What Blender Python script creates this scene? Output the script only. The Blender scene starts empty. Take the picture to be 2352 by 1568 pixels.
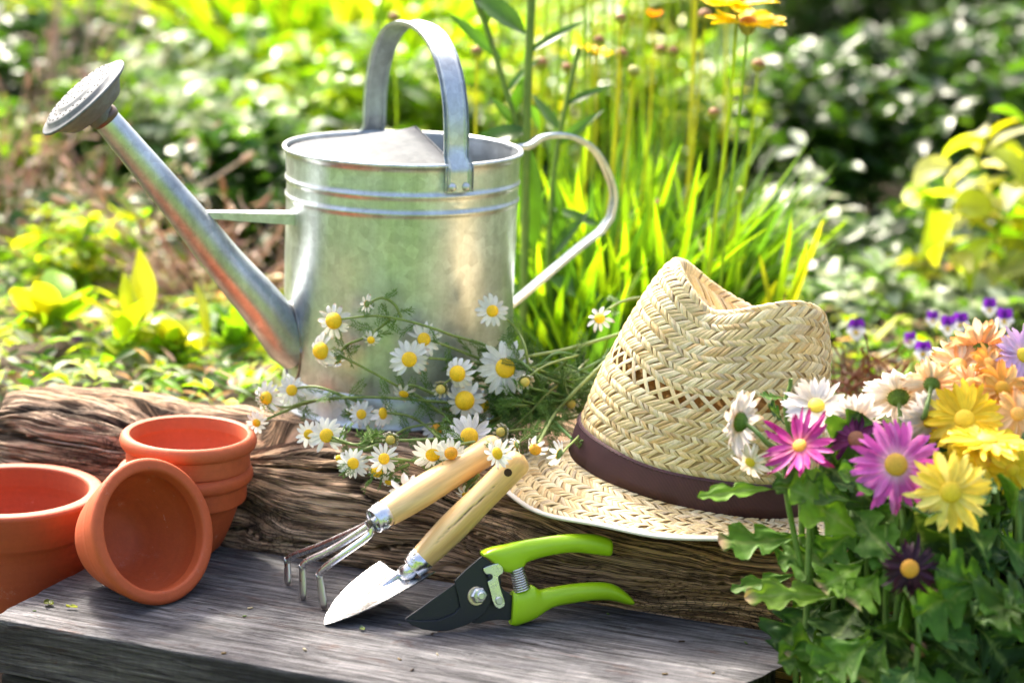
import bpy, bmesh, math, random
import numpy as np
from mathutils import Vector, Matrix
from math import radians, sin, cos, pi, sqrt

# ------------------------------------------------------------------ camera, world, sun, exposure
SC = bpy.context.scene
COL = SC.collection
F, PX, PY, H = 4700.0, 1176.0, 784.0, 0.6
_p, _r = radians(13.5), radians(2.0)
FW = Vector((0, cos(_p), -sin(_p)))
_u, _x = Vector((0, sin(_p), cos(_p))), Vector((1, 0, 0))
RT = cos(_r) * _x + sin(_r) * _u
UP = cos(_r) * _u - sin(_r) * _x
EYE = Vector((0, 0, H))
cd = bpy.data.cameras.new('camera')
cam = bpy.data.objects.new('camera', cd)
COL.objects.link(cam)
m = Matrix((RT, UP, -FW)).transposed().to_4x4()
m.translation = EYE
cam.matrix_world = m
cd.sensor_width = 36
cd.lens = F / 2352 * 36
cd.clip_start, cd.clip_end = 0.05, 400
cd.dof.use_dof = True
cd.dof.focus_distance = 1.665
cd.dof.aperture_fstop = 3.7
SC.camera = cam

SUN_EL, SUN_AZ = radians(48), radians(-28)      # azimuth from +Y, negative = left
sd = Vector((sin(SUN_AZ) * cos(SUN_EL), cos(SUN_AZ) * cos(SUN_EL), sin(SUN_EL)))
W = bpy.data.worlds.new('World')
SC.world = W
W.use_nodes = True
nt = W.node_tree
bg = nt.nodes['Background']
sky = nt.nodes.new('ShaderNodeTexSky')
sky.sky_type = 'NISHITA'
sky.sun_disc = False
sky.sun_elevation = SUN_EL
sky.sun_rotation = SUN_AZ
sky.air_density = .8
sky.dust_density = 9
sky.ozone_density = .6
nt.links.new(sky.outputs[0], bg.inputs[0])
bg.inputs[1].default_value = 0.15
sl = bpy.data.lights.new('sun', 'SUN')
sl.energy = 2.3
sl.angle = radians(6)
sl.color = (1, .93, .80)
so = bpy.data.objects.new('sun', sl)
COL.objects.link(so)
so.rotation_euler = (-sd).to_track_quat('-Z', 'Y').to_euler()
SC.view_settings.view_transform = 'Standard'
SC.view_settings.look = 'None'
SC.view_settings.gamma = 1
SC.view_settings.exposure = 2.05
SC.render.engine = 'CYCLES'
SC.cycles.max_bounces = 8
SC.cycles.transparent_max_bounces = 8
SC.cycles.use_denoising = True
SC.cycles.sample_clamp_indirect = 6

# ------------------------------------------------------------------ layout helpers (reference frame 2352 x 1568)
def ray(x, y):
    return FW + RT * ((x - PX) / F) - UP * ((y - PY) / F)
def onz(x, y, z=0.0):
    d = ray(x, y); return EYE + d * ((z - H) / d.z)
def atY(x, y, Y):
    d = ray(x, y); return EYE + d * (Y / d.y)
def onpl(x, y, P, n):
    d = ray(x, y); return EYE + d * ((P - EYE).dot(n) / d.dot(n))
def project(P):
    v = Vector(P) - EYE; d = v.dot(FW)
    return PX + F * v.dot(RT) / d, PY - F * v.dot(UP) / d
BL = Vector((-.317, 1.717, 0)); DU = Vector((.947, -.32, 0)).normalized(); DN = Vector((.32, .947, 0)).normalized()
def logface(x, y, off=0.0):
    return onpl(x, y, BL - DN * off, DN)
def facing(a, b, back=False):
    c = sqrt(max(0.02, 1 - a * a - b * b))
    return (RT * a + UP * b + FW * (c if back else -c)).normalized()

# ------------------------------------------------------------------ noise
_rs = np.random.RandomState(7)
_perm = np.concatenate([_rs.permutation(256)] * 3)
_val = _rs.rand(256) * 2 - 1
def vnoise(x, y, z=0.0):
    x, y, z = np.broadcast_arrays(np.asarray(x, float), np.asarray(y, float), np.asarray(z, float))
    xi, yi, zi = np.floor(x).astype(int), np.floor(y).astype(int), np.floor(z).astype(int)
    fx, fy, fz = x - xi, y - yi, z - zi
    s = lambda t: t * t * (3 - 2 * t)
    fx, fy, fz = s(fx), s(fy), s(fz)
    def h(i, j, k): return _val[_perm[_perm[_perm[i & 255] + (j & 255)] + (k & 255)]]
    r = 0
    for i in (0, 1):
        for j in (0, 1):
            for k in (0, 1):
                w = (fx if i else 1 - fx) * (fy if j else 1 - fy) * (fz if k else 1 - fz)
                r = r + w * h(xi + i, yi + j, zi + k)
    return r
def fbm(x, y, z=0.0, o=4):
    a, r = .5, 0
    for i in range(o):
        r = r + a * vnoise(x * 2**i + 17 * i, y * 2**i + 5 * i, z * 2**i)
        a *= .5
    return r

# ------------------------------------------------------------------ mesh helpers
class MB:
    """collects vertices, quads / polygons and colours for ONE mesh object"""
    def __init__(s):
        s.v, s.f, s.c, s.n = [], [], [], 0
    def add(s, V, Fs, col=(1, 1, 1)):
        V = np.asarray(V, float).reshape(-1, 3)
        c = np.asarray(col, float)
        if c.ndim == 1: c = np.tile(c, (len(V), 1))
        s.v.append(V); s.c.append(c)
        if isinstance(Fs, np.ndarray): s.f.append(Fs + s.n)
        else:
            for k in sorted({len(f) for f in Fs}):
                s.f.append(np.array([f for f in Fs if len(f) == k]) + s.n)
        s.n += len(V)
        return s
    def build(s, name, mat, parent=None, smooth=True, label=None):
        V = np.concatenate(s.v) if s.v else np.zeros((0, 3))
        C = np.concatenate(s.c)
        if parent is not None and parent.type == 'EMPTY' or parent is not None:
            inv = np.array(world_of(parent).inverted())
            V = V @ inv[:3, :3].T + inv[:3, 3]
        me = bpy.data.meshes.new(name)
        nl = sum(f.size for f in s.f); nf = sum(len(f) for f in s.f)
        me.vertices.add(len(V)); me.vertices.foreach_set('co', V.astype(np.float32).ravel())
        me.loops.add(nl); me.loops.foreach_set('vertex_index', np.concatenate([f.ravel() for f in s.f]).astype(np.int32))
        st = np.concatenate([np.full(len(f), f.shape[1]) for f in s.f])
        me.polygons.add(nf)
        me.polygons.foreach_set('loop_start', np.concatenate([[0], np.cumsum(st)[:-1]]).astype(np.int32))
        me.polygons.foreach_set('loop_total', st.astype(np.int32))
        me.polygons.foreach_set('use_smooth', np.full(nf, smooth))
        at = me.attributes.new('Col', 'FLOAT_COLOR', 'POINT')
        at.data.foreach_set('color', np.concatenate([C, np.ones((len(C), 1))], 1).astype(np.float32).ravel())
        me.update(calc_edges=True); me.validate()
        me.materials.append(mat)
        o = bpy.data.objects.new(name, me); COL.objects.link(o)
        if parent is not None: o.parent = parent
        if label: o['label'] = label
        return o
def world_of(o):
    M = Matrix.LocRotScale(o.location, o.rotation_euler, o.scale)
    while o.parent is not None:
        o = o.parent; M = Matrix.LocRotScale(o.location, o.rotation_euler, o.scale) @ M
    return M
def tag(o, label=None, cat=None, group=None, kind=None):
    if label: o['label'] = label
    if cat: o['category'] = cat
    if group: o['group'] = group
    if kind: o['kind'] = kind
    return o
def empty(name, loc, label, cat, group=None):
    o = bpy.data.objects.new(name, None); COL.objects.link(o)
    o.location = loc; o.empty_display_size = .02
    return tag(o, label, cat, group)
def gridfaces(nu, nv, cu=False, cv=False):
    """faces of a (nu x nv) vertex grid, index = i*nv + j"""
    i = np.arange(nu if cu else nu - 1)[:, None]; j = np.arange(nv if cv else nv - 1)[None, :]
    i2, j2 = (i + 1) % nu, (j + 1) % nv
    return np.stack([i * nv + j, i2 * nv + j, i2 * nv + j2, i * nv + j2], -1).reshape(-1, 4)
def frame_along(P):
    P = [Vector(p) for p in P]; T = []
    for i in range(len(P)):
        a = P[max(0, i - 1)]; b = P[min(len(P) - 1, i + 1)]; T.append((b - a).normalized())
    n = T[0].orthogonal().normalized(); N = []
    for t in T:
        n = (n - t * n.dot(t)).normalized(); N.append(n.copy())
    return P, T, N
def tube(mb, P, r, seg=8, col=(1, 1, 1), cap=True, flat=1.0):
    P, T, N = frame_along(P); k = len(P)
    R = [r] * k if np.isscalar(r) else list(r)
    V = []
    for p, t, n, rr in zip(P, T, N, R):
        b = t.cross(n)
        for q in range(seg):
            a = 2 * pi * q / seg
            V.append(p + n * (cos(a) * rr) + b * (sin(a) * rr * flat))
    Fs = list(map(tuple, gridfaces(k, seg, False, True)))
    if cap:
        Fs.append(tuple(range(seg))[::-1]); Fs.append(tuple((k - 1) * seg + q for q in range(seg)))
    c = np.asarray(col, float)
    if c.ndim == 2 and len(c) == k: c = np.repeat(c, seg, 0)
    mb.add([tuple(v) for v in V], Fs, c)
    return mb
def smoothpath(P, n=24):
    """Catmull-Rom through the points"""
    P = [Vector(p) for p in P]
    Q = [P[0] * 2 - P[1]] + P + [P[-1] * 2 - P[-2]]
    out = []; m_ = len(P) - 1
    for k in range(n + 1):
        u = k / n * m_; i = min(int(u), m_ - 1); t = u - i
        a, b, c, d = Q[i], Q[i + 1], Q[i + 2], Q[i + 3]
        out.append(.5 * ((2 * b) + (c - a) * t + (2 * a - 5 * b + 4 * c - d) * t * t + (3 * b - a - 3 * c + d) * t**3))
    return out
def lathe(mb, prof, M=Matrix(), seg=96, col=(1, 1, 1), closed=False):
    prof = np.asarray(prof, float); a = np.linspace(0, 2 * pi, seg, endpoint=False)
    V = np.stack([prof[:, 0, None] * np.cos(a), prof[:, 0, None] * np.sin(a), prof[:, 1, None] + 0 * a], -1).reshape(-1, 3)
    A = np.array(M); V = V @ A[:3, :3].T + A[:3, 3]
    fs = gridfaces(len(prof), seg, closed, True)[:, ::-1]
    mb.add(V, fs, col); return mb
def prism(mb, top, offset, col=(1, 1, 1), bevel=0.0, steps=4, back=True):
    """closed outline (list of Vectors) pushed along offset, edges rounded by bevel"""
    n = len(top); od = offset.normalized(); th = offset.length
    area = sum(((top[i] - top[0]).cross(top[(i + 1) % n] - top[0])).dot(od) for i in range(n)); sg = 1 if area > 0 else -1
    ins = []
    for i in range(n):
        e1 = (top[i] - top[i - 1]).normalized(); e2 = (top[(i + 1) % n] - top[i]).normalized(); t = e1 + e2
        t = t.normalized() if t.length > 1e-6 else e1
        ins.append(od.cross(t).normalized() * sg)
    L = []
    if bevel:
        for k in range(steps + 1):
            a = pi / 2 * k / steps; L.append((bevel * (1 - sin(a)), bevel * (1 - cos(a))))
        for k in range(steps + 1) if back else ():
            a = pi / 2 * k / steps; L.append((bevel * (1 - cos(a)), th - bevel + bevel * sin(a)))
        if not back: L.append((0, th))
    else: L = [(0, 0), (0, th)]
    V = [tuple(top[i] + ins[i] * a + od * b) for a, b in L for i in range(n)]
    k = len(L)
    Fs = list(map(tuple, gridfaces(k, n, False, True))) + [tuple(range(n))[::-1], tuple((k - 1) * n + i for i in range(n))]
    mb.add(V, Fs, col); return mb
def box(mb, c, ax, ay, az, col=(1, 1, 1)):
    c, ax, ay, az = map(Vector, (c, ax, ay, az))
    V = [tuple(c + ax * i + ay * j + az * k) for i in (-1, 1) for j in (-1, 1) for k in (-1, 1)]
    mb.add(V, [(0, 1, 3, 2), (4, 6, 7, 5), (0, 4, 5, 1), (2, 3, 7, 6), (0, 2, 6, 4), (1, 5, 7, 3)], col); return mb
def fixnormals(o):
    b = bmesh.new(); b.from_mesh(o.data); bmesh.ops.recalc_face_normals(b, faces=b.faces); b.to_mesh(o.data); b.free(); return o
def sharp(o, ang=35):
    me = o.data; b = bmesh.new(); b.from_mesh(me); bmesh.ops.recalc_face_normals(b, faces=b.faces)
    for e in b.edges:
        if len(e.link_faces) == 2 and e.calc_face_angle(0) > radians(ang): e.smooth = False
    for f in b.faces:
        if len(f.verts) > 8: f.smooth = False
    b.to_mesh(me); b.free(); return o

# ------------------------------------------------------------------ material helpers
class NT:
    def __init__(s, name):
        s.m = bpy.data.materials.new(name); s.m.use_nodes = True; s.t = s.m.node_tree
        s.b = s.t.nodes['Principled BSDF']; s.out = s.t.nodes['Material Output']
    def n(s, typ, **kw):
        nd = s.t.nodes.new('ShaderNode' + typ)
        for k, v in kw.items():
            if k.startswith('_'): nd.inputs[k[1:].replace('_', ' ')].default_value = v
            else: setattr(nd, k, v)
        return nd
    def l(s, a, b): s.t.links.new(a, b)
    def set(s, **kw):
        for k, v in kw.items(): s.b.inputs[k.replace('_', ' ')].default_value = v
        return s
    def attr(s, name='Col'):
        return s.n('Attribute', attribute_name=name).outputs['Color']
    def coord(s, scale=(1, 1, 1), kind='Object', src=None):
        mp = s.n('Mapping'); mp.inputs['Scale'].default_value = scale
        s.l(src if src else s.n('TexCoord').outputs[kind], mp.inputs[0]); return mp.outputs[0]
    def noise(s, co, scale, detail=4, rough=.55, dist=0):
        nd = s.n('TexNoise', _Scale=scale, _Detail=detail, _Roughness=rough, _Distortion=dist)
        s.l(co, nd.inputs['Vector']); return nd.outputs['Fac']
    def ramp(s, fac, stops):
        r = s.n('ValToRGB'); e = r.color_ramp.elements
        while len(e) < len(stops): e.new(.5)
        for el, (p, c) in zip(e, stops):
            el.position = p; el.color = (c, c, c, 1) if np.isscalar(c) else (*c, 1)
        s.l(fac, r.inputs[0]); return r.outputs[0]
    def mix(s, a, b, fac=.5, mode='MIX'):
        nd = s.n('MixRGB', blend_type=mode)
        for v, i in ((fac, 0), (a, 1), (b, 2)):
            if hasattr(v, 'is_output') or isinstance(v, bpy.types.NodeSocket): s.l(v, nd.inputs[i])
            elif i == 0: nd.inputs[0].default_value = v
            else: nd.inputs[i].default_value = (*v, 1) if not np.isscalar(v) else (v, v, v, 1)
        return nd.outputs[0]
    def bump(s, h, strength=.3, dist=.001, nrm=None):
        nd = s.n('Bump', _Strength=strength, _Distance=dist); s.l(h, nd.inputs['Height'])
        if nrm: s.l(nrm, nd.inputs['Normal'])
        return nd.outputs[0]
    def base(s, c): s.l(c, s.b.inputs['Base Color']); return s
    def nrm(s, c): s.l(c, s.b.inputs['Normal']); return s
    def rough(s, c): s.l(c, s.b.inputs['Roughness']); return s

def leaf_mat(name, rough=.38, trans=.45, spec=.5, tint=(1.25, 1.15, .45), vein=False, fine=60):
    s = NT(name); c = s.attr(); co = s.coord()
    v = s.ramp(s.noise(co, fine, 3), [(.3, .8), (.7, 1.2)])
    c = s.mix(c, v, 1, 'MULTIPLY')
    s.base(c); s.set(Roughness=rough); s.b.inputs['Specular IOR Level'].default_value = spec
    tr = s.n('BsdfTranslucent'); s.l(s.mix(c, tint, 1, 'MULTIPLY'), tr.inputs[0])
    mx = s.n('MixShader', _Fac=trans); s.l(s.b.outputs[0], mx.inputs[1]); s.l(tr.outputs[0], mx.inputs[2])
    s.l(mx.outputs[0], s.out.inputs[0]); s.nrm(s.bump(s.noise(co, fine * 4, 2), .25, .0006)); return s.m
# ================================================================== WOOD, GROUND
def mat_soil():
    s = NT('soil'); co = s.coord()
    a = s.noise(co, 9, 6, .6); c = s.ramp(a, [(.3, (.035, .022, .014)), (.55, (.07, .045, .028)), (.75, (.12, .085, .055))])
    ge = s.n('SeparateXYZ'); s.l(s.n('NewGeometry').outputs['Position'], ge.inputs[0]); mr = s.n('MapRange'); s.l(ge.outputs['Y'], mr.inputs[0]); mr.inputs[1].default_value = 1.1; mr.inputs[2].default_value = .7
    mx_ = s.n('MapRange'); ab = s.n('Math', operation='ABSOLUTE'); s.l(ge.outputs['X'], ab.inputs[0]); s.l(ab.outputs[0], mx_.inputs[0]); mx_.inputs[1].default_value = 1.1; mx_.inputs[2].default_value = 1.7
    my = s.n('MapRange'); s.l(ge.outputs['Y'], my.inputs[0]); my.inputs[1].default_value = 5; my.inputs[2].default_value = 6
    o1 = s.n('Math', operation='MAXIMUM'); s.l(mr.outputs[0], o1.inputs[0]); s.l(mx_.outputs[0], o1.inputs[1]); o2 = s.n('Math', operation='MAXIMUM'); s.l(o1.outputs[0], o2.inputs[0]); s.l(my.outputs[0], o2.inputs[1]); g = o2.outputs[0]
    s.base(s.mix(c, (.09, .17, .025), g)); s.set(Roughness=.95); s.nrm(s.bump(s.noise(co, 60, 6, .7), .8, .01)); return s.m
def build_ground():
    xs = np.concatenate([-np.geomspace(150, 3, 14), np.linspace(-2.6, 2.6, 90), np.geomspace(3, 150, 14)])
    ys = np.concatenate([-np.geomspace(150, 1, 14), np.linspace(-.8, 7, 160), np.geomspace(7.4, 200, 16)])
    X, Y = np.meshgrid(xs, ys, indexing='ij')
    d = (X - BL.x) * DN.x + (Y - BL.y) * DN.y                  # distance behind the plank's back edge
    t = np.clip((d - .05) / .07, 0, 1); t = t * t * (3 - 2 * t)
    Z = -.22 + t * .25 + .03 * fbm(X * 1.3, Y * 1.3) + .012 * fbm(X * 9, Y * 9)
    mb = MB(); mb.add(np.stack([X, Y, Z], -1).reshape(-1, 3), gridfaces(len(xs), len(ys)))
    tag(mb.build('ground', mat_soil()), kind='structure')
build_ground()

def mat_log():
    s = NT('weathered_timber')
    g = s.n('Attribute', attribute_name='grain').outputs['Vector']
    col = s.attr()
    n1 = s.noise(s.coord((9, 260, 1), src=g), 1, 7, .68, .35)
    n2 = s.noise(s.coord((26, 700, 1), src=g), 1, 5, .65, .4)
    n3 = s.noise(s.coord((3, 14, 1), src=g), 1, 4, .6)
    c = s.ramp(n1, [(.22, (.04, .025, .016)), (.36, (.18, .12, .08)), (.50, (.36, .265, .19)), (.64, (.55, .44, .345)), (.85, (.75, .66, .57))])
    c = s.mix(c, s.ramp(n2, [(.3, .40), (.6, 1.2)]), .8, 'MULTIPLY')
    w = s.ramp(n3, [(.35, (.74, .66, .62)), (.5, (1, 1, 1)), (.68, (1.15, .98, .72))])
    c = s.mix(c, w, .8, 'MULTIPLY')
    rd = s.noise(s.coord((8, 190, 1), src=g), 1, 7, .66, .5); mt = s.n('Math', operation='ABSOLUTE'); m2 = s.n('Math', operation='SUBTRACT'); s.l(rd, m2.inputs[0]); m2.inputs[1].default_value = .5; s.l(m2.outputs[0], mt.inputs[0])
    fine = s.ramp(mt.outputs[0], [(.0, .07), (.018, .35), (.05, 1)])
    c = s.mix(c, fine, .95, 'MULTIPLY')
    vo = s.n('TexVoronoi', feature='DISTANCE_TO_EDGE', _Scale=1); s.l(s.coord((150, 230, 1), src=s.mix(g, s.n('TexNoise', _Scale=40).outputs['Color'], .01)), vo.inputs['Vector'])
    ck = s.ramp(vo.outputs['Distance'], [(0, .25), (.07, 1)])
    msk = s.ramp(s.noise(s.coord((7, 9, 1), src=g), 1, 3), [(.5, 0), (.6, 1)])
    c = s.mix(c, s.mix((1, 1, 1), ck, msk), 1, 'MULTIPLY')
    c = s.mix(c, col, 1, 'MULTIPLY')
    s.base(c); s.set(Roughness=.85); s.b.inputs['Specular IOR Level'].default_value = .25
    h = s.mix(s.mix(s.mix(n1, n2, .4), fine, .35, 'MULTIPLY'), s.mix((1, 1, 1), ck, msk), .25, 'MULTIPLY')
    s.nrm(s.bump(h, 1, .008)); return s.m
M_LOG = mat_log()

def make_log(name, s0, s1, n0, prof, seed, ns, nt_, label, amp=1.0, knot=None, u0=BL, taper=.03):
    """irregular timber: prof = cross-section points (n, z); s runs along DU"""
    S = np.linspace(s0, s1, ns)
    pr = np.array([tuple(p) for p in smoothpath([Vector((a, b, 0)) for a, b in prof], nt_ - 1)])[:, :2]
    seglen = np.concatenate([[0], np.cumsum(np.hypot(*np.diff(pr, axis=0).T))])
    tan = np.gradient(pr, axis=0); nn = np.stack([tan[:, 1], -tan[:, 0]], 1); nn /= np.linalg.norm(nn, axis=1)[:, None] + 1e-9
    nn = -nn   # outward (profile goes front -> top -> back)
    SS, TT = np.meshgrid(S, seglen, indexing='ij')
    # grain lines that undulate along the length, and bend round the knot
    warp = .0055 * vnoise(SS * 5 + seed, TT * 6) + .005 * vnoise(SS * 14, TT * 20 + seed) + .0018 * vnoise(SS * 45, TT * 60)
    if knot:
        ks, kt, kr = knot; dx, dy = (SS - ks), (TT - kt); e = np.exp(-(dx * dx / 2.6 + dy * dy) / (kr * kr))
        warp = warp + 1.1 * dy * e * 1.0 + .004 * e
    G = TT + warp
    r1 = np.abs(vnoise(SS * 4.5 + seed * 3, G * 95, 3)); r2 = np.abs(vnoise(SS * 9 + seed, G * 210, 7)); r3 = np.abs(vnoise(SS * 2.3, G * 45 + seed, 11))
    m1 = np.clip(vnoise(SS * 6, G * 25, 5) * 1.6 + .55, 0, 1)
    crack = (np.clip(1 - r1 / .13, 0, 1)**1.1 * .0052 * m1 + np.clip(1 - r3 / .045, 0, 1) * .0095 + np.clip(1 - r2 / .2, 0, 1) * .0024)
    crack = crack * (1 - .75 * np.clip((TT - seglen[-1] * .62) / .05, 0, 1))
    lump = .0045 * fbm(SS * 7 + seed, G * 11, 1) + .003 * vnoise(SS * 22, G * 55, 2) + .0012 * vnoise(SS * 60, G * 150, 9)
    disp = (lump - crack) * amp
    if knot:
        disp = disp + .006 * e - .007 * np.exp(-(dx * dx + dy * dy) / (kr * .30)**2) - .0022 * np.cos(np.sqrt(dx * dx / 2 + dy * dy) * 700) * e
    if n0 < .05: disp = disp - .033 * np.exp(-((SS - .045) / .078)**2) * np.clip((pr[None, :, 1] - .0) / .03, 0, 1) * (TT < seglen[-1] * .5)
    # ends: ragged taper
    endf = np.clip((SS - (s0 + .012 * vnoise(0 * SS, TT * 40, seed))) / taper, 0, 1)**.45
    cen = pr.mean(0)
    N = cen[0] + (pr[None, :, 0] - cen[0]) * (.55 + .45 * endf) + disp * nn[None, :, 0]
    Z = cen[1] + (pr[None, :, 1] - cen[1]) * (.62 + .38 * endf) + disp * nn[None, :, 1] + .006 * vnoise(SS * 3.1 + seed, 0 * SS) * np.clip(pr[None, :, 1] / .08, 0, 1)
    drop = np.clip((SS - .22) / .26, 0, 1); drop = drop * drop * (3 - 2 * drop); Z = Z * (1 - .36 * drop * (Z > 0))
    X = u0.x + SS * DU.x + (N + n0) * DN.x; Y = u0.y + SS * DU.y + (N + n0) * DN.y
    V = np.stack([X, Y, Z], -1).reshape(-1, 3)
    dk = 1 - np.clip(crack / .0035, 0, 1) * .72
    # wood tint varies along its length: silvered left end, warm ochre right end
    k = np.clip((SS - .25) / .3, 0, 1)[..., None]
    silver = np.array([1.4, 1.32, 1.28]); warm = np.array([2.1, 1.7, 1.1]); mid = np.array([1.85, 1.68, 1.5])
    k0 = np.clip((.10 - SS) / .18, 0, 1)[..., None]
    C = (mid * (1 - k) + warm * k) * (1 - k0) + silver * k0
    C = C * dk[..., None]
    mb = MB(); fs = gridfaces(ns, nt_)
    mb.add(V, fs, C.reshape(-1, 3))
    # end caps
    for i in (0, ns - 1):
        idx = [i * nt_ + j for j in range(nt_)]
        ce = V[idx].mean(0); b0 = mb.n
        mb.v.append(ce[None]); mb.c.append(np.array([[.6, .5, .45]])); mb.n += 1
        mb.f.append(np.array([(idx[j], idx[j + 1], b0) if i else (idx[j + 1], idx[j], b0) for j in range(nt_ - 1)]))
    o = mb.build(name, M_LOG)
    me = o.data; at = me.attributes.new('grain', 'FLOAT_VECTOR', 'POINT')
    g = np.zeros((len(me.vertices), 3), np.float32); g[:ns * nt_, 0] = SS.ravel(); g[:ns * nt_, 1] = G.ravel(); g[:, 2] = seed
    at.data.foreach_set('vector', g.ravel()); me.flip_normals()
    tag(o, label, 'timber'); return o
make_log('timber_log', -.172, .67, .004, [(.012, -.07), (.004, -.02), (.0, .01), (-.002, .045), (.002, .072), (.014, .092), (.036, .1), (.07, .1), (.105, .092), (.122, .07), (.128, .03), (.125, -.07)],
         3, 900, 210, 'long cracked brown weathered log lying along the back of the grey plank', knot=(.545, .135, .034))
make_log('timber_log', .145, .52, .122, [(.0, .0), (.002, .05), (.012, .08), (.035, .092), (.09, .093), (.17, .093), (.235, .09), (.25, .06), (.255, 0)],
         11, 420, 90, 'broken dark brown timber behind the long log, under the watering can', amp=.8, taper=.07)

def mat_plank():
    s = NT('grey_plank_wood')
    g = s.n('Attribute', attribute_name='grain').outputs['Vector']
    n1 = s.noise(s.coord((10, 190, 40), src=g), 1, 8, .72, .3)
    n2 = s.noise(s.coord((34, 520, 60), src=g), 1, 5, .75, .2)
    n3 = s.noise(s.coord((5, 16, 8), src=g), 1, 6, .7, .3)
    n4 = s.noise(s.coord((260, 26, 30), src=g), 1, 3, .6)          # cross saw marks
    n5 = s.noise(s.coord((16, 60, 10), src=g), 1, 5, .75, .6)
    c = s.ramp(n1, [(.28, (.04, .04, .045)), (.42, (.13, .13, .14)), (.55, (.27, .27, .285)), (.75, (.52, .51, .52))])
    c = s.mix(c, s.ramp(n2, [(.34, .5), (.62, 1.18)]), .95, 'MULTIPLY')
    c = s.mix(c, s.ramp(n4, [(.35, .8), (.65, 1.1)]), .5, 'MULTIPLY')
    rp = s.noise(s.coord((5, 130, 30), src=g), 1, 7, .6, .4); q1 = s.n('Math', operation='SUBTRACT'); s.l(rp, q1.inputs[0]); q1.inputs[1].default_value = .5; q2 = s.n('Math', operation='ABSOLUTE'); s.l(q1.outputs[0], q2.inputs[0])
    split = s.ramp(q2.outputs[0], [(.0, .22), (.016, 1)]); c = s.mix(c, split, .85, 'MULTIPLY')
    dark = s.ramp(n3, [(.40, 0), (.60, 1)])
    c = s.mix(s.mix(c, (.36, .36, .40), 1, 'MULTIPLY'), c, dark)
    blot = s.ramp(n5, [(.56, 0), (.66, 1)])
    c = s.mix(c, s.mix(c, (.75, .56, .50), 1, 'MULTIPLY'), blot)
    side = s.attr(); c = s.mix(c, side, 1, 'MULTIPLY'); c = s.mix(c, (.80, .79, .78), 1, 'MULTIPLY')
    s.base(c); s.set(Roughness=.72); s.b.inputs['Specular IOR Level'].default_value = .35
    s.nrm(s.bump(s.mix(s.mix(s.mix(n1, n2, .5), n4, .2), split, .4, 'MULTIPLY'), 1, .005)); return s.m
M_PLANK = mat_plank()
def build_plank(name, n_front, z0, th, inset, label, tint):
    """board: s along DU, n across; top, ends, front"""
    ns, nv = 260, 90
    # closed cross-section from back-top round to the front and under
    e = .0022
    secn = np.concatenate([np.linspace(0, n_front + e, 60), [n_front + e * .3, n_front, n_front], np.linspace(n_front, n_front, 14), [n_front, n_front + e], [0, 0]])
    secz = np.concatenate([np.zeros(60), [-e * .3, -e, -e * 2], np.linspace(-e * 3, -th + e, 14), [-th + e * .6, -th], [-th, 0]])
    S = np.linspace(0, 1, ns); k = len(secn)
    n = np.broadcast_to(secn, (ns, k)); z = np.broadcast_to(secz, (ns, k)).copy()
    tl = n / .225                                                   # 0 back .. -1 front
    left = -.0 + (tl) * .013 * 1.0 + inset
    right = .567 + np.where(tl > -.27, -tl / .27 * .02, .02 + (tl + .27) * .10) - inset
    right = right + .002 * vnoise(tl * 9, z * 80)
    s = left + S[:, None] * (right - left)
    z += z0 + .0006 * vnoise(s * 20, n * 90) + .0004 * vnoise(s * 8, n * 260)
    nn_ = n + .0012 * fbm(s * 18, z * 60) * (np.abs(n - n_front) < .004)
    X = BL.x + s * DU.x + nn_ * DN.x; Y = BL.y + s * DU.y + nn_ * DN.y
    V = np.stack([X, Y, z], -1).reshape(-1, 3)
    gcoord = np.stack([s, n * 1.0 + np.where(n <= n_front + .0005, z * 1.0, 0), z], -1).reshape(-1, 3)
    mb = MB()
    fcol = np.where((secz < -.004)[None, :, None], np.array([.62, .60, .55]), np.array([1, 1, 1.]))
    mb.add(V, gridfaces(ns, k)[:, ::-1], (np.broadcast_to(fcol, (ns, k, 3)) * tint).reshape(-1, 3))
    for i in (0, ns - 1):
        idx = np.arange(k - 1) + i * k
        mb.f.append(np.array([idx if not i else idx[::-1]]))
    o = mb.build(name, M_PLANK, smooth=False)
    at = o.data.attributes.new('grain', 'FLOAT_VECTOR', 'POINT'); at.data.foreach_set('vector', gcoord.astype(np.float32).ravel())
    fixnormals(o); tag(o, label, 'plank'); return o
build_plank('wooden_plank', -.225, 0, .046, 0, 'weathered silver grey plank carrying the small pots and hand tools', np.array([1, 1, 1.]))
build_plank('wooden_plank', -.219, -.049, .178, .004, 'grey support board underneath the edge of the plank, darkened for shade', np.array([.55, .55, .52]))  # tint puts the dark under the plank into the board's colour
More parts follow.
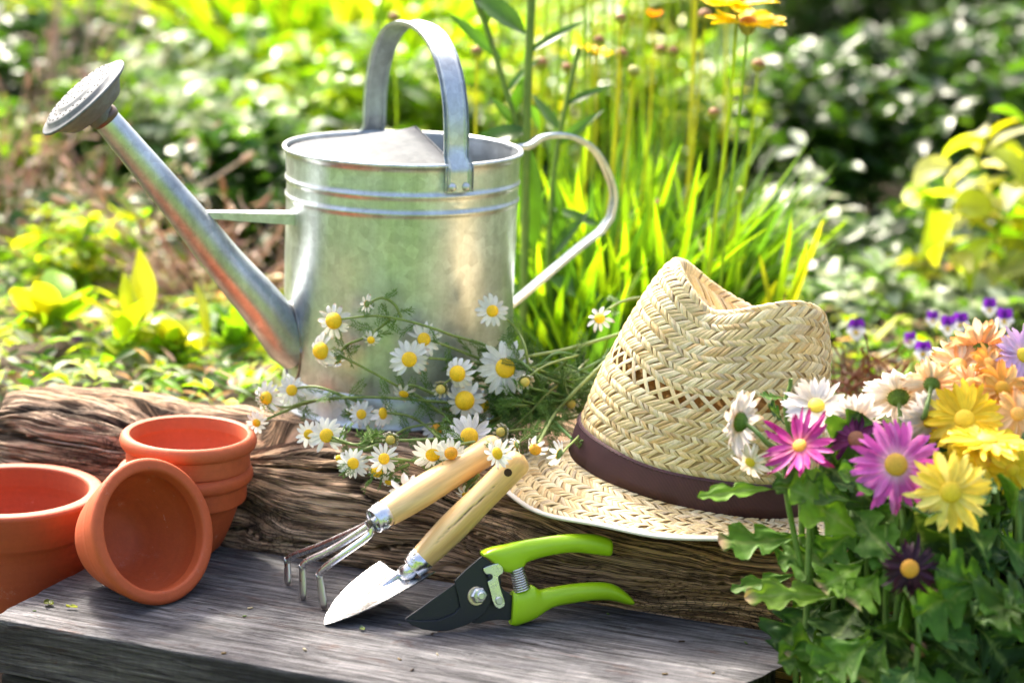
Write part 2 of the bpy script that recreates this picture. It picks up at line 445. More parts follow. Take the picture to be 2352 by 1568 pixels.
# ================================================================== WATERING CAN
def mat_galv(name='galvanised_steel', base=(.56, .60, .62), rough=.36, spot=1.0, metal=.93):
    s = NT(name); co = s.coord()
    sp = s.n('TexVoronoi', _Scale=110); s.l(co, sp.inputs['Vector'])
    n1 = s.noise(co, 14, 6, .65); n2 = s.noise(co, 160, 4, .7); n3 = s.noise(s.coord((14, 14, 2.0)), 3, 5, .6)
    c = s.mix(base, s.ramp(n1, [(.3, (.80, .82, .85)), (.7, (1.12, 1.12, 1.1))]), 1, 'MULTIPLY')
    c = s.mix(c, s.ramp(n2, [(.3, .84), (.6, 1.05)]), spot * .8, 'MULTIPLY')
    bw = s.n('RGBToBW'); s.l(sp.outputs['Color'], bw.inputs[0]); c = s.mix(c, s.ramp(bw.outputs[0], [(.1, .80), (.9, 1.08)]), .8, 'MULTIPLY')
    st_ = s.ramp(s.noise(s.coord((60, 60, 3)), 1, 5, .7), [(.35, .80), (.6, 1.06)]); c = s.mix(c, st_, .7, 'MULTIPLY')
    spk = s.ramp(s.noise(co, 420, 2, .6), [(.70, 0), (.76, .7)]); c = s.mix(c, (.22, .22, .20), spk)
    c = s.mix(c, s.attr(), 1, 'MULTIPLY')
    s.base(c); s.set(Metallic=metal)
    r = s.ramp(s.mix(n1, n3, .5), [(.3, rough - .07), (.7, rough + .16)]); s.rough(r)
    s.nrm(s.bump(s.mix(n2, s.noise(co, 35, 3), .6), .16, .0008)); return s.m
M_GALV = mat_galv()
def build_can():
    C = Vector((-.105, 1.85, .0)); zb, zr = .0965, .334
    Rr = .1055
    sdir = Vector((-.91, -.416, 0)).normalized(); hdir = Vector((.416, -.91, 0)).normalized()
    can = empty('watering_can', (C.x, C.y, zb), 'galvanised grey metal watering can with arched top handle standing behind the daisies', 'watering can')
    T = Matrix.Translation((C.x, C.y, 0))
    # body shell: outside up, rolled rim, inside down
    zbead = [zr - .0285, zr - .0440]
    pr = [(.0, zb + .006), (Rr - .004, zb + .006), (Rr - .001, zb + .024)]
    z = zb + .030
    while z < zr - .004:
        r = Rr - .0008 + .0018 * (z - zb) / .24
        for b in zbead:
            d = (z - b) / .0030
            if abs(d) < 1.6: r += .0015 * math.exp(-d * d * 1.6)
        pr.append((r, z)); z += .0009 if any(abs(z - b) < .008 for b in zbead) else .006
    rt = Rr + .0012
    for a in np.linspace(-90, 200, 12): pr.append((rt + .0006 + .0021 * cos(radians(a)), zr - .0015 + .0021 * sin(radians(a))))
    pr += [(rt - .0022, zr - .006), (Rr - .002, zr - .04), (Rr - .003, zb + .012), (0, zb + .012)]
    rs_ = np.random.RandomState(5)
    mb = MB(); lathe(mb, pr, T, 160)
    V = mb.v[0]
    ang = np.arctan2(V[:, 1] - C.y, V[:, 0] - C.x)
    dent = .0009 * vnoise(ang * 1.7, V[:, 2] * 14) + .0004 * vnoise(ang * 5, V[:, 2] * 40)
    rad = np.stack([np.cos(ang), np.sin(ang)], 1); V[:, :2] += rad * dent[:, None]
    body = mb.build('body', M_GALV, can)
    # foot ring: flared skirt below the body
    fr = [(Rr - .0005, zb + .030), (Rr + .0008, zb + .028), (Rr + .0022, zb + .02), (Rr + .0040, zb + .006), (Rr + .0052, zb + .003), (Rr + .0064, zb + .0015), (Rr + .0058, zb - .0005), (Rr + .004, zb - .0005), (Rr + .002, zb + .006), (Rr - .002, zb + .02)]
    lathe(MB(), fr, T, 160).build('foot_ring', M_GALV, can)
    # half cover: cone sector from rim to a raised apex
    mb = MB(); apex = C + Vector((0, 0, zr + .0175)) - hdir * .0 + sdir * (-.012)
    a0 = math.atan2(sdir.y, sdir.x); nA, nR = 60, 16; V = []
    for i in range(nA + 1):
        a = a0 + radians(-97 + 194 * i / nA)
        e = Vector((C.x + cos(a) * (Rr - .002), C.y + sin(a) * (Rr - .002), zr - .004))
        for j in range(nR + 1):
            t = j / nR
            p = e.lerp(apex, t); p.z = e.z + (apex.z - e.z) * (0 if t < .13 else ((t - .13) / .87))**.9
            V.append(tuple(p))
    V = np.array(V); n_ = len(V)
    mb.add(np.concatenate([V, V - [0, 0, .0012]]), np.concatenate([gridfaces(nA + 1, nR + 1), gridfaces(nA + 1, nR + 1)[:, ::-1] + n_]))
    for i in (0, nA):                                           # folded cut edge
        mb2 = [Vector(V[i * (nR + 1) + j]) for j in range(nR + 1)]; tube(mb, mb2, .0013, 8)
    mb.build('half_cover', mat_galv('weathered_zinc', (.13, .14, .145), .8, metal=.15), can)
    # strap with rolled edges: profile across the width w (unit), lift h
    def strap(mb, P, wd, W, nrmf, edge=.0022, th=.0012):
        P = [Vector(p) for p in P]; prof = []
        for t in np.linspace(-1, 1, 25):
            h = 0
            if abs(t) > .74: h = .0030 * sin((abs(t) - .74) / .26 * pi)
            elif abs(t) > .60: h = -.0010 * sin((abs(t) - .60) / .14 * pi)
            prof.append((t, h))
        L = prof + [(t, h - th) for t, h in prof[::-1]]
        V = []
        for i, p in enumerate(P):
            a = P[max(0, i - 1)]; b = P[min(len(P) - 1, i + 1)]; tg = (b - a).normalized()
            w = wd - tg * wd.dot(tg); w.normalize(); nn = w.cross(tg).normalized() * nrmf
            Wi = W if np.isscalar(W) else W[i]
            for t, h in L: V.append(tuple(p + w * t * Wi / 2 + nn * h))
        k = len(L); Fs = list(map(tuple, gridfaces(len(P), k, False, True))) + [tuple(range(k)), tuple((len(P) - 1) * k + q for q in range(k))]
        mb.add(V, Fs); return mb
    # carrying handle, arch across the rim
    Rh = Rr + .0035; zt = onpl(957, 60, C, sdir).z
    P = []
    offs = sdir * -.0095
    for q in np.linspace(0, 1, 5): P.append(C + hdir * (Rh + .001) + offs + Vector((0, 0, zr - .024 + q * .022)))
    P[-1] = C + hdir * (Rh + .0012) + offs + Vector((0, 0, zr - .003))
    m_ = 44; up0 = zr + .006
    for i in range(m_ + 1):
        a = pi * i / m_
        c_, s_ = cos(a), sin(a)
        x = (abs(c_)**.86) * (1 if c_ > 0 else -1) * (Rr - .004); zz = up0 + (zt - up0) * s_**.82 if s_ > 0 else up0
        P.append(C + hdir * x + offs + Vector((0, 0, zz)))
    for q in np.linspace(0, 1, 4): P.append(C - hdir * (Rh + .001) + offs + Vector((0, 0, zr - .003 - q * .021)))
    Wd = [.0265 if (i < 5 or i > len(P) - 5) else .0235 for i in range(len(P))]
    hd = strap(MB(), P, sdir, Wd, 1).build('carrying_handle', M_GALV, can); sharp(hd, 50)
    for sgn in (1,):
        for dx in (-.0065, .0065):
            mb = MB(); c0 = C + hdir * (Rh + .0016) * sgn + offs + sdir * dx + Vector((0, 0, zr - .0195))
            q = (hdir * sgn).to_track_quat('Z', 'Y').to_matrix().to_4x4(); q.translation = c0
            lathe(mb, [(.0, .0036), (.0018, .0033), (.0032, .0022), (.0040, .0006), (.0040, -.001)], q, 20)
            fixnormals(mb.build('rivet', M_GALV, hd))
    # rear handle, traced on the plane through the can's axis
    pts = [(1190, 352), (1212, 335), (1245, 315), (1290, 310), (1335, 322), (1372, 352), (1398, 400), (1411, 450), (1403, 500), (1380, 532), (1330, 570), (1255, 633), (1172, 703)]
    Pw = [onpl(x, y, C, hdir) for x, y in pts]
    Pw[0] = C - sdir * (Rr - .001) + Vector((0, 0, zr - .003))
    rd = strap(MB(), smoothpath(Pw[:9], 34) + smoothpath(Pw[9:], 10)[0:], hdir, .0125, -1).build('rear_handle', M_GALV, can); sharp(rd, 50)
    # spout
    st = [(676, 800, .0225), (600, 700, .0205), (520, 608, .0180), (440, 508, .0160), (360, 412, .0142), (295, 335, .0128), (240, 270, .0117)]
    # perpendicular radius in plane
    PS = [onpl(x, y, C, hdir) for x, y, r in st]
    n_ = 40; SP = smoothpath(PS, n_); rr = np.interp(np.linspace(0, 1, n_ + 1), np.linspace(0, 1, len(st)), [q[2] for q in st])
    SP[0] = SP[0] - sdir * .004
    spout = tube(MB(), SP, rr, 40, cap=False)
    V = spout.v[0]; spc = np.ones((len(V), 3)); kx = np.clip(vnoise(V[:, 0] * 40, V[:, 2] * 40) * 2, 0, 1)[:, None]
    spc *= 1 - .25 * kx; spout.c[0] = spc
    sp = spout.build('spout', M_GALV, can)
    ax0 = (SP[6] - SP[1]).normalized(); e1 = hdir; e2 = ax0.cross(e1).normalized(); jr = []
    for q_ in range(41):
        a = 2 * pi * q_ / 40; o_ = SP[3] + ax0 * .03 + (e1 * cos(a) + e2 * sin(a)) * .0224; t = 0
        while t < .14 and math.hypot(o_.x - C.x, o_.y - C.y) > Rr + .0003: o_ = o_ - ax0 * .0008; t += .0008
        jr.append(o_.copy())
    tube(MB(), jr, .0012, 8, (.55, .5, .45)).build('solder_seam', M_GALV, can)
    # rose
    ax = (SP[-1] - SP[-3]).normalized()
    c0 = onpl(252, 282, C, hdir); fc = onpl(191, 224, C, hdir)
    nrm = (fc - c0).normalized(); up = Vector((0, 0, 1))
    nrm = (-RT * .61 + UP * .69 - FW * .41).normalized()
    Q = nrm.to_track_quat('Z', 'Y').to_matrix().to_4x4(); Q.translation = fc
    L = (fc - SP[-1]).length; Rs = .0455
    rose = lathe(MB(), [(.012, -L + .0), (.0125, -L + .004), (.0135, -L + .009), (.0190, -L + .013), (.027, -.016), (.033, -.009), (.0375, -.004), (Rs - .001, -.0018), (Rs, -.0008), (Rs, .0004), (Rs - .001, .001), (.0385, .0016), (.0375, .0040), (.0355, .0052), (.030, .0052), (.0235, .0053), (.0222, .0066), (.0195, .0074), (.010, .0076), (0, .0077)], Q, 90).build('rose', mat_galv('pale_zinc', (.16, .17, .18), .65, metal=.35), can)
    fixnormals(rose)
    hm = NT('perforation_dark').set(Roughness=.9); hm.b.inputs['Base Color'].default_value = (.02, .02, .02, 1)
    for ring, (r, k, z) in enumerate(((.007, 5, .0077), (.0155, 11, .0076), (.027, 20, .00535), (.0335, 26, .00535))):
        for i in range(k):
            a = 2 * pi * (i + .3 * ring) / k
            mb = MB(); q = Q @ Matrix.Translation((r * cos(a), r * sin(a), z)); lathe(mb, [(0, .0004), (.0010, .0002), (.0010, -.0004)], q, 8); mb.build('spray_hole', hm.m, rose)
    # dark seal ring under the rose
    tq = ax.to_track_quat('Z', 'Y').to_matrix().to_4x4(); tq.translation = SP[-1]
    lathe(MB(), [(.0110, -.004), (.0126, -.003), (.0130, .001), (.0124, .004), (.0105, .005)], tq, 40, col=(.25, .17, .13)).build('spout_collar', M_GALV, can)
    # brace from spout to body
    a1, a2 = onpl(462, 492, C, hdir), onpl(684, 501, C, hdir)
    mb = MB(); ws = []
    for p, w, h in ((a1, .005, .0028), (a2, .010, .0052)):
        for sx, sz in ((-1, -1), (1, -1), (1, 1), (-1, 1)): ws.append(tuple(p + hdir * sx * w + Vector((0, 0, sz * h))))
    mb.add(ws, [(0, 1, 5, 4), (1, 2, 6, 5), (2, 3, 7, 6), (3, 0, 4, 7), (0, 3, 2, 1), (4, 5, 6, 7)]); fixnormals(mb.build('spout_brace', M_GALV, can, smooth=False))
build_can()

# ================================================================== TERRACOTTA POTS
def mat_terra(name, base):
    s = NT(name); co = s.coord()
    n1 = s.noise(co, 10, 5, .6); n2 = s.noise(co, 220, 3, .7); ring = s.noise(s.coord((2, 2, 160)), 1, 3, .5)
    c = s.mix(base, s.ramp(n1, [(.3, (.90, .86, .84)), (.7, (1.08, 1.08, 1.1))]), 1, 'MULTIPLY')
    c = s.mix(c, s.ramp(n2, [(.3, .93), (.7, 1.05)]), 1, 'MULTIPLY')
    c = s.mix(c, s.ramp(ring, [(.3, .94), (.7, 1.05)]), 1, 'MULTIPLY')
    bl = s.ramp(s.noise(co, 30, 8, .82), [(.60, 0), (.74, .45)])
    c = s.mix(c, (.60, .38, .30), bl); sc2 = s.ramp(s.noise(s.coord((20, 20, 90)), 3, 6, .8), [(.66, 0), (.70, .35)]); c = s.mix(c, (.70, .55, .48), sc2)
    dk = s.ramp(s.noise(co, 150, 2, .5), [(.77, 0), (.80, .8)])
    c = s.mix(c, (.10, .05, .03), dk)
    s.base(c); s.set(Roughness=.62); s.b.inputs['Specular IOR Level'].default_value = .4
    s.nrm(s.bump(s.mix(n2, ring, .4), .5, .0008)); return s.m
M_TERRA = mat_terra('terracotta', (.45, .085, .024)); M_TERRA2 = mat_terra('terracotta_dusty', (.46, .098, .033))
def pot_profile(R, hgt, bead=True, rb=.62, wall=.085, collar=.30, bt=.865):
    w = R * wall; cz = hgt * (1 - collar - (.13 if bead else 0))
    o = [(0, 0), (rb * R - .003, 0), (rb * R, .003)]
    for t in np.linspace(.1, 1, 8): o.append((rb * R + (R * bt - rb * R) * t**.66, .003 + (cz - .006) * t))
    o += [(R * (bt + .01), cz - .002), (R * .895, cz + .001), (R * .905, cz + .004)]
    if bead:
        zt = hgt - R * .23
        o += [(R * .905, zt - .003), (R * .905, zt + .001)]
        for a in np.linspace(-75, 90, 9): o.append((R * .91 + R * .09 * cos(radians(a)), zt + R * .115 + R * .115 * sin(radians(a))))
        o += [(R * .86, hgt - .001), (R * .835, hgt - .005)]
    else:
        for a in np.linspace(-10, 90, 6): o.append((R - .004 + .004 * cos(radians(a)), hgt - .004 + .004 * sin(radians(a))))
        for a in np.linspace(90, 180, 5): o.append((R * .865 + .003 * cos(radians(a)), hgt - .003 + .003 * sin(radians(a))))
    ri = o[-1][0]
    o += [(ri - .001, hgt * .86), (R * .82, cz + .006), (R * min(.775, bt - .085), cz - .004), (rb * R - w + .008, w + .012), (rb * R - w + .002, w + .004), (rb * R - w - .006, w), (0, w)]
    return o
def pot(name_label, R, hgt, M, bead, mat, group, **k):
    e = tag(bpy.data.objects.new('flower_pot', None), name_label, 'flower pot', group); COL.objects.link(e)
    e.location = M.translation; e.rotation_euler = M.to_euler()
    pr = pot_profile(R, hgt, bead, **k)
    cut = [i for i, (r, z) in enumerate(pr) if abs(r - R * .895) < 1e-9][0]
    end = len(pr) - 6
    o = lathe(MB(), pr[:cut + 1] + pr[end:][:0], M, 120); o2 = MB()
    lathe(o, pr[end - 1:], M, 120)
    for u in o.v: u += .0
    fixnormals(o.build('body', mat, e))
    fixnormals(lathe(MB(), pr[cut:end], M, 120).build('rim', mat, e)); sharp(COL.objects[-1], 48)
    return e
G_P = 'small terracotta pots on the plank'
Rp, Hp = .0582, .078
c = Vector((-.2765, 1.680, 0))
pot('small terracotta pot at the bottom of the stack of two, standing on the plank', Rp, Hp, Matrix.Translation(c), True, M_TERRA, G_P, rb=.45, bt=.79, collar=.25)
pot('small terracotta pot nested in the top of the stack, open mouth upward', Rp, Hp, Matrix.Translation(c + Vector((.002, 0, .0295))) @ Matrix.Rotation(radians(.8), 4, 'Y'), True, M_TERRA2, G_P, rb=.45, bt=.79, collar=.25)
# fallen pot: resting on rim and base edge
Rf, Lf, rbf = .0595, .070, .50
tilt = math.atan2(Rf * (1 - rbf), Lf) * .92
az = Vector((.76, -.65, 0)).normalized()
axis = (az * cos(tilt) + Vector((0, 0, sin(tilt)))).normalized()
Q = axis.to_track_quat('Z', 'Y').to_matrix().to_4x4()
mouth = Vector((-.2815, 1.565, Rf * cos(tilt) + .0021))
Q.translation = mouth - axis * Lf
pot('terracotta pot tipped over on its side with its mouth facing the front', Rf, Lf, Q, False, M_TERRA, G_P, collar=.33, rb=.50)
pot('large wide terracotta pot at the left edge, standing on the ground beside the plank', .0775, .125, Matrix.Translation((-.420, 1.655, -.066)), False, mat_terra('terracotta_dark', (.36, .070, .024)), None, collar=.27, wall=.07, rb=.66)
# ================================================================== HAND TOOLS
def mat_chrome(name, base=(.86, .87, .88), rough=.12):
    s = NT(name); co = s.coord(); s.base(s.mix(base, s.ramp(s.noise(co, 60, 4), [(.3, .9), (.7, 1.02)]), 1, 'MULTIPLY'))
    s.set(Metallic=1); s.rough(s.ramp(s.noise(co, 90, 5, .7), [(.3, rough), (.8, rough + .16)])); return s.m
M_CHROME = mat_chrome('polished_steel', (.74, .75, .77), rough=.2); M_TINE = mat_chrome('dull_steel_tine', (.62, .60, .57), .25); M_BRONZE = mat_chrome('worn_bronze_steel', (.30, .25, .20), .35)
def mat_handle(crack=None):
    s = NT('varnished_wood'); g = s.n('Attribute', attribute_name='grain').outputs['Vector']
    n = s.noise(s.coord((9, 55, 55), src=g), 1, 5, .6, .5); n2 = s.noise(s.coord((30, 400, 400), src=g), 1, 3, .6)
    c = s.ramp(n, [(.3, (.62, .33, .11)), (.5, (.80, .50, .20)), (.7, (.86, .60, .29))])
    c = s.mix(c, s.ramp(n2, [(.35, .86), (.65, 1.05)]), .8, 'MULTIPLY'); c = s.mix(c, s.attr(), 1, 'MULTIPLY')
    s.base(c); s.set(Roughness=.42, Coat_Weight=.25, Coat_Roughness=.25); s.nrm(s.bump(n2, .15, .0005)); return s.m
M_HANDLE = mat_handle()
def ax_mat(a, b):
    q = (b - a).to_track_quat('Z', 'Y').to_matrix().to_4x4(); q.translation = a; return q
def add_handle(parent, A, B, rads, seed, cracked=False):
    L = (B - A).length; n = 90; seg = 72
    z = np.linspace(0, 1, n); r = np.interp(z, np.linspace(0, 1, len(rads)), rads)
    cap = .010; r = r * np.sqrt(np.clip(1 - np.clip((z * L - (L - cap)) / cap, 0, 1)**2.6, 0.0, 1)); r[-1] = .0002
    a = np.linspace(0, 2 * pi, seg, endpoint=False)
    R_ = np.repeat(r[:, None], seg, 1) + .0003 * vnoise(z[:, None] * 4 + seed, np.cos(a)[None] * 1.5, np.sin(a)[None] * 1.5) * (r[:, None] > .005)
    col = np.ones((n, seg, 3)); Mx = ax_mat(A, B)
    if cracked:                                       # long drying split running along the handle
        inv = Mx.to_3x3().inverted(); fv = inv @ (-FW); af = math.atan2(fv.y, fv.x)
        sp = .30 * (z - .5)[:, None] + .05 * vnoise(z * 14, 0)[:, None] + .02 * vnoise(z * 60, 3)[:, None] - .05
        d = np.abs((a[None] - af - sp + pi) % (2 * pi) - pi)
        w = .028 * np.clip(np.sin(np.clip((z - .10) / .66, 0, 1) * pi), 0, 1)[:, None]**.5 + .0001
        k = np.clip(1 - d / (w + .03), 0, 1) * (w > .01)
        R_ = R_ - .0016 * k; col *= (1 - .85 * np.clip(k * 1.3, 0, 1))[..., None]
    V = np.stack([R_ * np.cos(a), R_ * np.sin(a), np.repeat((z * L)[:, None], seg, 1)], -1).reshape(-1, 3)
    M_ = np.array(Mx); W_ = V @ M_[:3, :3].T + M_[:3, 3]
    mb = MB(); mb.add(W_, gridfaces(n, seg, False, True), col.reshape(-1, 3))
    o = mb.build('handle', M_HANDLE, parent); fixnormals(o)
    at = o.data.attributes.new('grain', 'FLOAT_VECTOR', 'POINT'); at.data.foreach_set('vector', (V[:, [2, 0, 1]] + seed).astype(np.float32).ravel())
    return o
def add_ferrule(parent, A, B, r0, r1, hole):
    Mx = ax_mat(A, B); L = (B - A).length
    o = lathe(MB(), [(r0 - .0016, .006), (r0 - .0014, .0006), (r0 - .0004, 0), (r0 + .0004, .0008), (r0 + .0002, .003), (r1, L * .5), (r1 + .0003, L), (r1 - .0006, L + .0006)], Mx, 64).build('ferrule', M_CHROME, parent)
    fixnormals(o)
    lathe(MB(), [(0, .004), (r0 - .001, .004)], Mx, 40, col=(.5, .4, .3)).build('ferrule_core', M_BRONZE, o)
    hd = onpl(*hole, A.lerp(B, .5), -FW); c = A.lerp(B, .55); d = (hd - c); ax = (B - A).normalized(); d -= ax * d.dot(ax)
    dv = (d * 1.0 - FW * sqrt(max(1e-9, r1 * r1 - d.length_squared))).normalized()
    dv = (dv - ax * dv.dot(ax)).normalized()
    q = dv.to_track_quat('Z', 'Y').to_matrix().to_4x4(); q.translation = c + dv * (r1 + .0001)
    lathe(MB(), [(0, .0004), (.0007, .0005), (.0011, .0001), (.0016, -.0002), (.0024, .0002), (.0030, -.0006)], q, 20).build('rivet', M_CHROME, o)
    return o
# ---- trowel
tip = onz(745, 1434, .0015)
FA = onz(947, 1304, .036); FB0 = onz(973, 1283, .0475); HE = onz(1203, 1046, .1265)
hdir_ = (HE - FA).normalized(); FB = FA + hdir_ * .0125
tr = empty('garden_trowel', tip, 'small steel trowel with cracked varnished wooden handle leaning from the plank up onto the log', 'trowel')
add_ferrule(tr, FA, FB, .0096, .0107, (958, 1275))
add_handle(tr, FB - hdir_ * .001, HE, [.0104, .0116, .0123, .0121, .0114, .0112, .0113, .0114], 3, True)
hp = onpl(1161, 1079, HE - FW * .0125, -FW)
ah = (HE - FA).normalized(); dd = (-FW - ah * (-FW).dot(ah)).normalized(); cc_ = FA + ah * (hp - FA).dot(ah); 
q = dd.to_track_quat('Z', 'Y').to_matrix().to_4x4(); q.translation = cc_ + dd * .0113
hm_ = NT('hole_dark').set(Roughness=1); hm_.b.inputs['Base Color'].default_value = (.05, .025, .012, 1)
lathe(MB(), [(0, .0003), (.0026, .0003), (.0032, .0002), (.0034, -.0008)], q, 24).build('hanging_hole', hm_.m, tr)
N0 = onz(922, 1320, .0255)
Lc = atY(875, 1286, N0.y + .032); Rc = atY(982, 1322, N0.y - .022)
l, r = Lc - N0, Rc - N0; A_ = (N0 - tip); nn = l.cross(r).normalized(); nn = nn if nn.z > 0 else -nn
nu, nv = 60, 41; V = []
for i in range(nu):
    u = i / (nu - 1); w = (1 - (1 - u)**2.15)**.72
    for j in range(nv):
        v = -1 + 2 * j / (nv - 1); a = abs(v); side = l if v < 0 else r
        p = tip + A_ * u + side * (w * a) + (A_ * (.10 * a * a * u) if v > 0 else A_ * 0.0)
        p += nn * (.0055 * w * (a * a - a)) * (1.0)
        p += nn * (.0022 * math.exp(-(a * w / .13)**2) * np.clip((u - .38) / .4, 0, 1))
        V.append(tuple(p))
V = np.array(V); n_ = len(V); nnn = np.array(nn)
mb = MB(); g = gridfaces(nu, nv); mb.add(np.concatenate([V, V - nnn * .0011]), np.concatenate([g, g[:, ::-1] + n_]))
bd = [i * nv for i in range(nu)] + [(nu - 1) * nv + j for j in range(1, nv)] + [i * nv + nv - 1 for i in range(nu - 2, -1, -1)]
mb.f.append(np.array([(bd[i], bd[i + 1], bd[i + 1] + n_, bd[i] + n_) for i in range(len(bd) - 1)]))
o = mb.build('blade', M_CHROME, tr); sharp(o, 60)
NP = [FA + hdir_ * .004, FA - hdir_ * .004, N0.lerp(FA, .35) + nn * .001, N0 + nn * .0008, tip + A_ * .80 + nn * .0005, tip + A_ * .62 - nn * .0007]
mb = tube(MB(), smoothpath(NP, 24), list(np.interp(np.linspace(0, 1, 25), [0, .25, .5, .75, 1], [.0068, .0066, .0056, .0040, .0006])), 24)
mb.build('neck', M_CHROME, tr)
# ---- three-prong cultivator
RA = onz(857, 1197, .078); RB0 = onz(1150, 1018, .124)
rd_ = (RB0 - RA).normalized(); RB = RA + rd_ * .0125
ck = empty('hand_cultivator', onz(697, 1375, 0), 'three pronged hand cultivator with smooth pale wooden handle and silver collar', 'hand cultivator')
add_ferrule(ck, RA, RB, .0100, .0113, (892, 1196))
add_handle(ck, RB - rd_ * .001, RB0, [.0110, .0122, .0127, .0125, .0120, .0116, .0114, .0112], 9)
for pts, tipp, dz in (([(848, 1200), (825, 1213), (739, 1251), (680, 1272), (660, 1285)], (661, 1341), .006),
                      ([(862, 1197), (771, 1256), (708, 1287), (694, 1300)], (697, 1375), 0),
                      ([(852, 1208), (851, 1222), (839, 1236), (790, 1271), (745, 1304), (733, 1320)], (745, 1397), -.008)):
    T0 = onz(*tipp, .001); Yb = T0.y + .006; x0, xf = pts[-1][0], 857
    P = []
    for x, y in pts:
        k = (x - x0) / (xf - x0); P.append(atY(x, y, Yb * (1 - k) + (RA.y + .002) * k + (dz * k * (1 - k) * 3)))
    mb = tube(MB(), smoothpath(P, 30), .0029, 14); t = mb.build('tine', M_CHROME, ck)
    bend = P[-1]; dn = (T0 - bend).normalized()
    Pt = smoothpath([P[-1].lerp(P[-2], .10), bend + dn * .0022, bend.lerp(T0, .3), T0], 16)
    mb = MB(); PP, TT_, NN_ = frame_along(Pt); tv = []
    for i, p in enumerate(PP):
        k = i / 16; tg = TT_[i]; w = (RT * .82 - FW * .55); w = (w - tg * w.dot(tg)).normalized(); dpt = w.cross(tg)
        wv = .0029 + .0009 * k; dv_ = .0029 - .0016 * min(1, k * 2.2)
        if i == 16: wv *= .7
        for q_ in range(14):
            a = 2 * pi * q_ / 14; ca, sa = cos(a), sin(a); pw = lambda x: (abs(x)**.6) * (1 if x > 0 else -1)
            tv.append(tuple(p + w * pw(ca) * wv * .9 + dpt * pw(sa) * dv_))
    mb.add(tv, list(map(tuple, gridfaces(17, 14, False, True))) + [tuple(16 * 14 + q_ for q_ in range(14))]); fixnormals(mb.build('prong_tip', M_TINE, t))
tube(MB(), [RA + rd_ * .004, RA - rd_ * .006], .0034, 14).build('shank', M_CHROME, ck)

# ---- secateurs
Z = lambda x, y: (920.8 + .248 * x, 1197 + .248 * y)
SA, SB, SCc = onz(1007, 1449, .001), onz(1176, 1434, .001), logface(1370, 1240, .020)
sn = (SB - SA).cross(SCc - SA).normalized(); sn = sn if sn.dot(FW) < 0 else -sn          # toward viewer
def sp_(x, y, lift=0.0): return onpl(*Z(x, y), SA + sn * lift, sn)
def outline(pts, n=None, lift=0):
    P = [sp_(x, y, lift) for x, y in pts]
    if not n: return P
    out = []; k = len(P)
    for i in range(k):
        a, b, c, d = P[i - 1], P[i], P[(i + 1) % k], P[(i + 2) % k]
        for q_ in range(n):
            t = q_ / n; out.append(.5 * ((2 * b) + (c - a) * t + (2 * a - 5 * b + 4 * c - d) * t * t + (3 * b - a - 3 * c + d) * t**3))
    return out
s = NT('lime_green_plastic'); co = s.coord()
s.base(s.mix((.36, .60, .008), s.ramp(s.noise(co, 30, 4), [(.3, .93), (.7, 1.05)]), 1, 'MULTIPLY')); s.set(Roughness=.30)
s.nrm(s.bump(s.noise(co, 300, 3), .08, .0004)); M_LIME = s.m
s = NT('black_coated_steel'); co = s.coord(); sc_ = s.ramp(s.noise(co, 260, 5, .8), [(.66, 0), (.74, 1)])
s.base(s.mix((.012, .015, .022), (.16, .17, .18), sc_)); s.set(Roughness=.38, Metallic=.2); s.nrm(s.bump(s.noise(co, 500, 3), .2, .0003)); M_BLACK = s.m
sec = empty('secateurs', SA, 'bypass secateurs with lime green handles and black blades leaning against the log', 'secateurs')
uh = [(750, 290), (775, 265), (860, 235), (1000, 205), (1200, 160), (1450, 125), (1700, 112), (1830, 125), (1942, 160), (1938, 215), (1962, 255), (1955, 295), (1925, 320), (1800, 306), (1650, 288), (1500, 294), (1300, 332), (1190, 368), (1130, 393), (1118, 440), (1060, 440), (1010, 470), (950, 485), (930, 420), (850, 392), (790, 330)]
lh = [(1030, 648), (1110, 622), (1210, 586), (1245, 604), (1275, 632), (1400, 608), (1600, 575), (1800, 560), (1920, 566), (2000, 595), (2080, 652), (2138, 712), (2150, 748), (2120, 768), (1950, 732), (1800, 727), (1650, 747), (1450, 780), (1350, 822), (1250, 890), (1130, 940), (1040, 962), (1012, 950), (1028, 880), (1028, 760)]
UHS = [((750, 290), (756, 318)), ((790, 262), (800, 342)), ((860, 235), (862, 395)), ((920, 222), (935, 455)), ((990, 207), (1010, 468)), ((1060, 190), (1085, 444)), ((1118, 178), (1124, 428)), ((1160, 168), (1170, 376)), ((1300, 146), (1310, 330)), ((1450, 125), (1480, 296)), ((1600, 115), (1620, 287)), ((1750, 114), (1770, 301)), ((1860, 130), (1850, 312)), ((1938, 160), (1925, 320)), ((1944, 190), (1945, 305))]
LHS = [((1028, 648), (1012, 952)), ((1070, 636), (1060, 958)), ((1140, 612), (1130, 938)), ((1212, 588), (1200, 912)), ((1245, 606), (1255, 882)), ((1285, 630), (1330, 832)), ((1400, 608), (1430, 785)), ((1600, 575), (1620, 750)), ((1780, 561), (1790, 728)), ((1920, 566), (1920, 728)), ((2010, 600), (2010, 745)), ((2085, 655), (2070, 762)), ((2138, 712), (2122, 768)), ((2150, 742), (2146, 758))]
